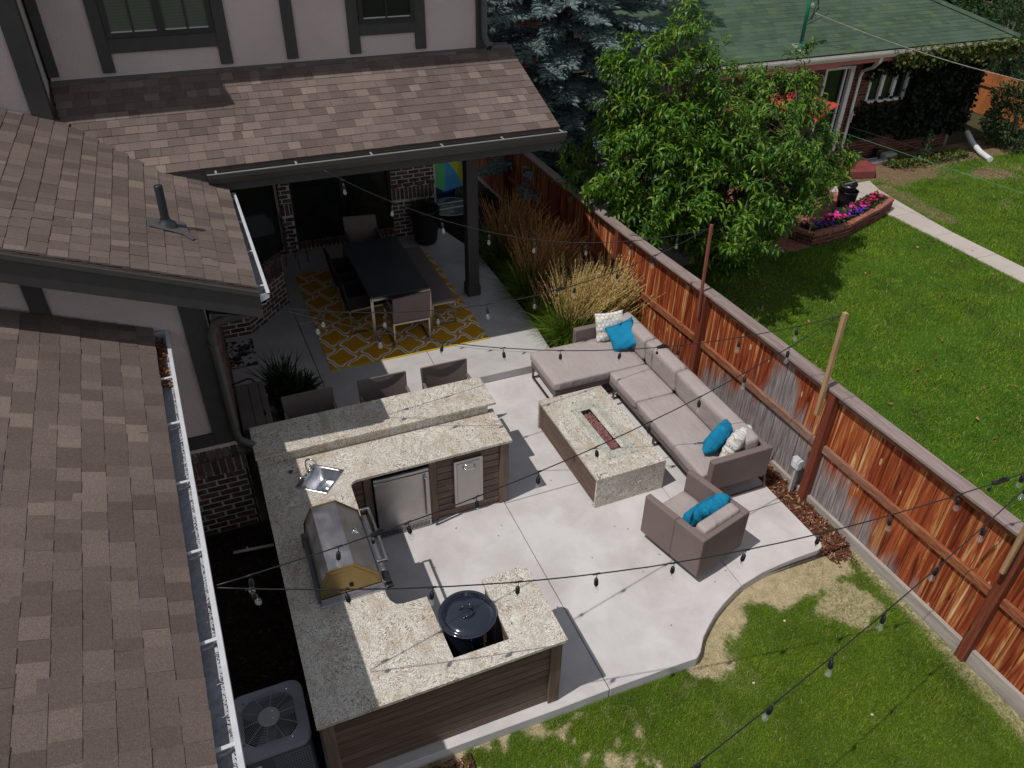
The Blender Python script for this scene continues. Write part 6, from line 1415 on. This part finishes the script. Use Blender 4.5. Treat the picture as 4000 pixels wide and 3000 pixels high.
bush('small leafy stake plant by the brick wall', (16.45, 6.30, -.17), (.09, .09, .34), 260, 'shrub_leaf', sl_p, .7, 'plant', 'young_plant')
N = 1500; x = U(15.3, 17.8, N); y = 6.25+rs.normal(0, .16, N); T = np.stack([x, y, U(-.17, -.08, N)], 1); D = rs.normal(size=(N, 3))+[0, 0, .8]; o = obj('ground_cover', scatter('ground_cover', [leaf_proto(.08, .025, 4, .4, .2)], T, frames(D)*rs.uniform(.6, 1.2, N)[:, None, None], 'ivy_leaf')); o['kind'] = 'stuff'
bush('grey leafy shrub behind the orange fence', (22.6, 9.5, .2), (1.5, 1.3, 1.3), 4200, 'shrub_leaf', sl_p, 1.5)
bush('feathery green shrub in the top right corner', (25.5, 12.0, -.2), (2.2, 2.0, 1.7), 5200, 'shrub_leaf', leaf_proto(.12, .02, 4, .4, .2), 1.6)
bush('dark tree behind the far right shrubs', (27.5, 16.5, -.2), (3.6, 3.0, 3.0), 6500, 'shaded_ivy', leaf_proto(.14, .05, 4, .4, .2), 2.2, 'tree', 'tree')
bush('dark tree past the tan block wall', (23.0, 20.5, -.2), (3.2, 2.6, 2.8), 6000, 'shaded_ivy', leaf_proto(.14, .05, 4, .4, .2), 2.2, 'tree', 'tree')
bush('bright green bush seen between house corner and spruce', (8.0, 19.0, -.2), (1.4, 1.4, 1.0), 2500, 'peach_leaf', leaf_proto(.12, .04, 4, .4, .2), 1.6)
# orange cedar fence
OF = thing('cedar_fence', 'orange cedar dog-eared fence at the right edge', 'fence')
t0, t1 = at(3835, 283, X=21.2), at(4060, 318, X=21.2); a, c = Vector((21.2, t0.y, 0)), Vector((21.2, t1.y-1.5, 0)); ztop = (t0.z+t1.z)/2; d = (c-a).normalized(); nn = Vector((d.y, -d.x, 0)); L_ = (c-a).length; x = 0
while x < L_:
    b = MB(); w_ = .138; zt = ztop; P = [(0, -.2), (w_, -.2), (w_, zt-.03), (w_-.03, zt), (.03, zt), (0, zt-.03)]; b.extr([a+d*(x+p)+V(0, 0, q) for p, q in P], nn*.018); b.build('board', 'cedar_orange', OF); x += w_+.006
for z in (ztop-.33, ztop-1.25): b = MB(); b.bar(a+V(0, 0, z)+nn*.045, c+V(0, 0, z)+nn*.045, .04, .10); b.build('rail', 'cedar_orange', OF)
for x in (.9, 3.2): b = MB(); p = a+d*x+nn*.06; b.bar(p+V(0, 0, -.2), p+V(0, 0, ztop-.15), .09); b.build('post', 'cedar_orange', OF)
# tan block wall behind the green roof
BW = thing('block_wall', 'tan block garden wall behind the green roof', 'wall')
p0, p1 = at(3640, -60, z=1.2), at(3765, 42, z=1.2); dirw = (p1-p0); dirw.z = 0; L_ = dirw.length; dirw.normalize()
b = MB(); b.bar(Vector((p0.x, p0.y, .45)), Vector((p1.x, p1.y, .45)), .28, 1.3); b.build('wall_core', 'offwhite_paint', BW)
k = 0; z = .0
nw = Vector((dirw.y, -dirw.x, 0))
while z < 1.0:
    x = -.2 if k % 2 else 0
    while x < L_: b = MB(); q = p0+dirw*x+nw*.145; b.obb((q.x, q.y, z+.005), dirw*.39, nw*.03, (0, 0, .19)); b.build('block', 'stone_grey', BW); x += .4
    z += .2; k += 1
# distant brick garage seen left of the spruce
BG = thing('brick_garage', 'slice of a red brick building between our house and the spruce', 'building')
q0 = at(1925, 190, z=.6); b = MB(); b.box(q0.x-.1, q0.x+3.5, q0.y, q0.y+3, -.2, 2.2); b.build('wall', 'grey_mortar', BG)
BRs = BR; BR = Pieces('brick', [unit_box('brick', 'red_brick', .03)], BG, 120); brick_run((q0.x+.12, q0.y), (q0.x+1.6, q0.y), -.1, 2.0, .01, .215, .062, .011); BR.flush(); BR = BRs
b = MB(); b.box(q0.x-.12, q0.x+.06, q0.y-.05, q0.y+.0, -.2, 2.2); b.build('corner_board', 'white_vinyl', BG); b = MB(); b.extr([(q0.x-1.5, q0.y-.5, 2.15), (q0.x+4, q0.y-.5, 2.15), (q0.x+4, q0.y+3, 3.2), (q0.x-1.5, q0.y+3, 3.2)], (0, 0, .08)); b.build('roof', 'green_shingle', BG); b = MB(); b.box(q0.x-1.5, q0.x+4, q0.y-.62, q0.y-.5, 2.10, 2.22); b.build('gutter', 'white_vinyl', BG)
# things left beside the porch, in the shade
BU = thing('beach_umbrella', 'blue yellow and green beach umbrella leaning behind the brick pillar', 'umbrella', (4.42, 7.15, 1.0))
n = 8
for k in range(n):
    m = ['canvas_blue', 'canvas_green', 'canvas_yellow', 'canvas_blue', 'canvas_yellow', 'canvas_green', 'canvas_blue', 'canvas_yellow'][k]; a0, a1 = k*math.pi/4, (k+1)*math.pi/4; b = MB()
    P = [V(0, 0, .18)]; rr = .62
    mid0, mid1 = V(math.cos(a0)*rr*.6, math.sin(a0)*rr*.6, .12), V(math.cos(a1)*rr*.6, math.sin(a1)*rr*.6, .12); e0, e1_ = V(math.cos(a0)*rr, math.sin(a0)*rr, -.02), V(math.cos(a1)*rr, math.sin(a1)*rr, -.02)
    b.add([P[0], mid0, mid1], [(0, 1, 2)]); b.add([mid0, e0, e1_, mid1], [(0, 1, 2, 3)]); o = b.build('canopy_panel', m, BU); md = o.modifiers.new('s', 'SOLIDIFY'); md.thickness = .003
b = MB(); b.tube([(0, 0, .2), (0, 0, -1.0)], .012, 8); b.build('pole', 'offwhite_paint', BU); BU.rotation_euler = (.75, .30, .1)
BT = thing('blue_tub', 'round blue plastic tub standing beside the brick pillar', 'tub', (4.60, 7.65, -.1))
b = MB(); b.lathe([(.24, 0), (.26, .25), (.285, .26), (.27, .28), (.29, .46), (.31, .47), (.29, .475), (.26, .3), (.22, .05), (.001, .04)], (0, 0, .1), 30, capt=False); b.build('body', 'blue_plastic', BT, smooth=True)
GT = thing('glass_table', 'round glass table with white bars behind the tall planter', 'table', (4.40, 6.55, -.1))
b = MB(); b.lathe([(.44, .42), (.44, .428)], (0, 0, 0), 36); b.build('glass_top', 'clear_glass', GT); b = MB(); b.tube([(.44*math.cos(i*math.pi/18), .44*math.sin(i*math.pi/18), .425) for i in range(37)], .010, 6, False); b.build('rim', 'grey_metal', GT)
b = MB(); b.bar((-.40, .15, .43), (.40, .18, .43), .02); b.bar((-.42, -.12, .43), (.42, -.06, .43), .02); b.build('cross_bar', 'white_gutter', GT)
b = MB(); [b.tube([(.35*math.cos(a), .35*math.sin(a), .41), (.40*math.cos(a), .40*math.sin(a), 0)], .012, 6) for a in (.4, 2.0, 3.5, 5.1)]; b.build('leg', 'cable_black', GT)
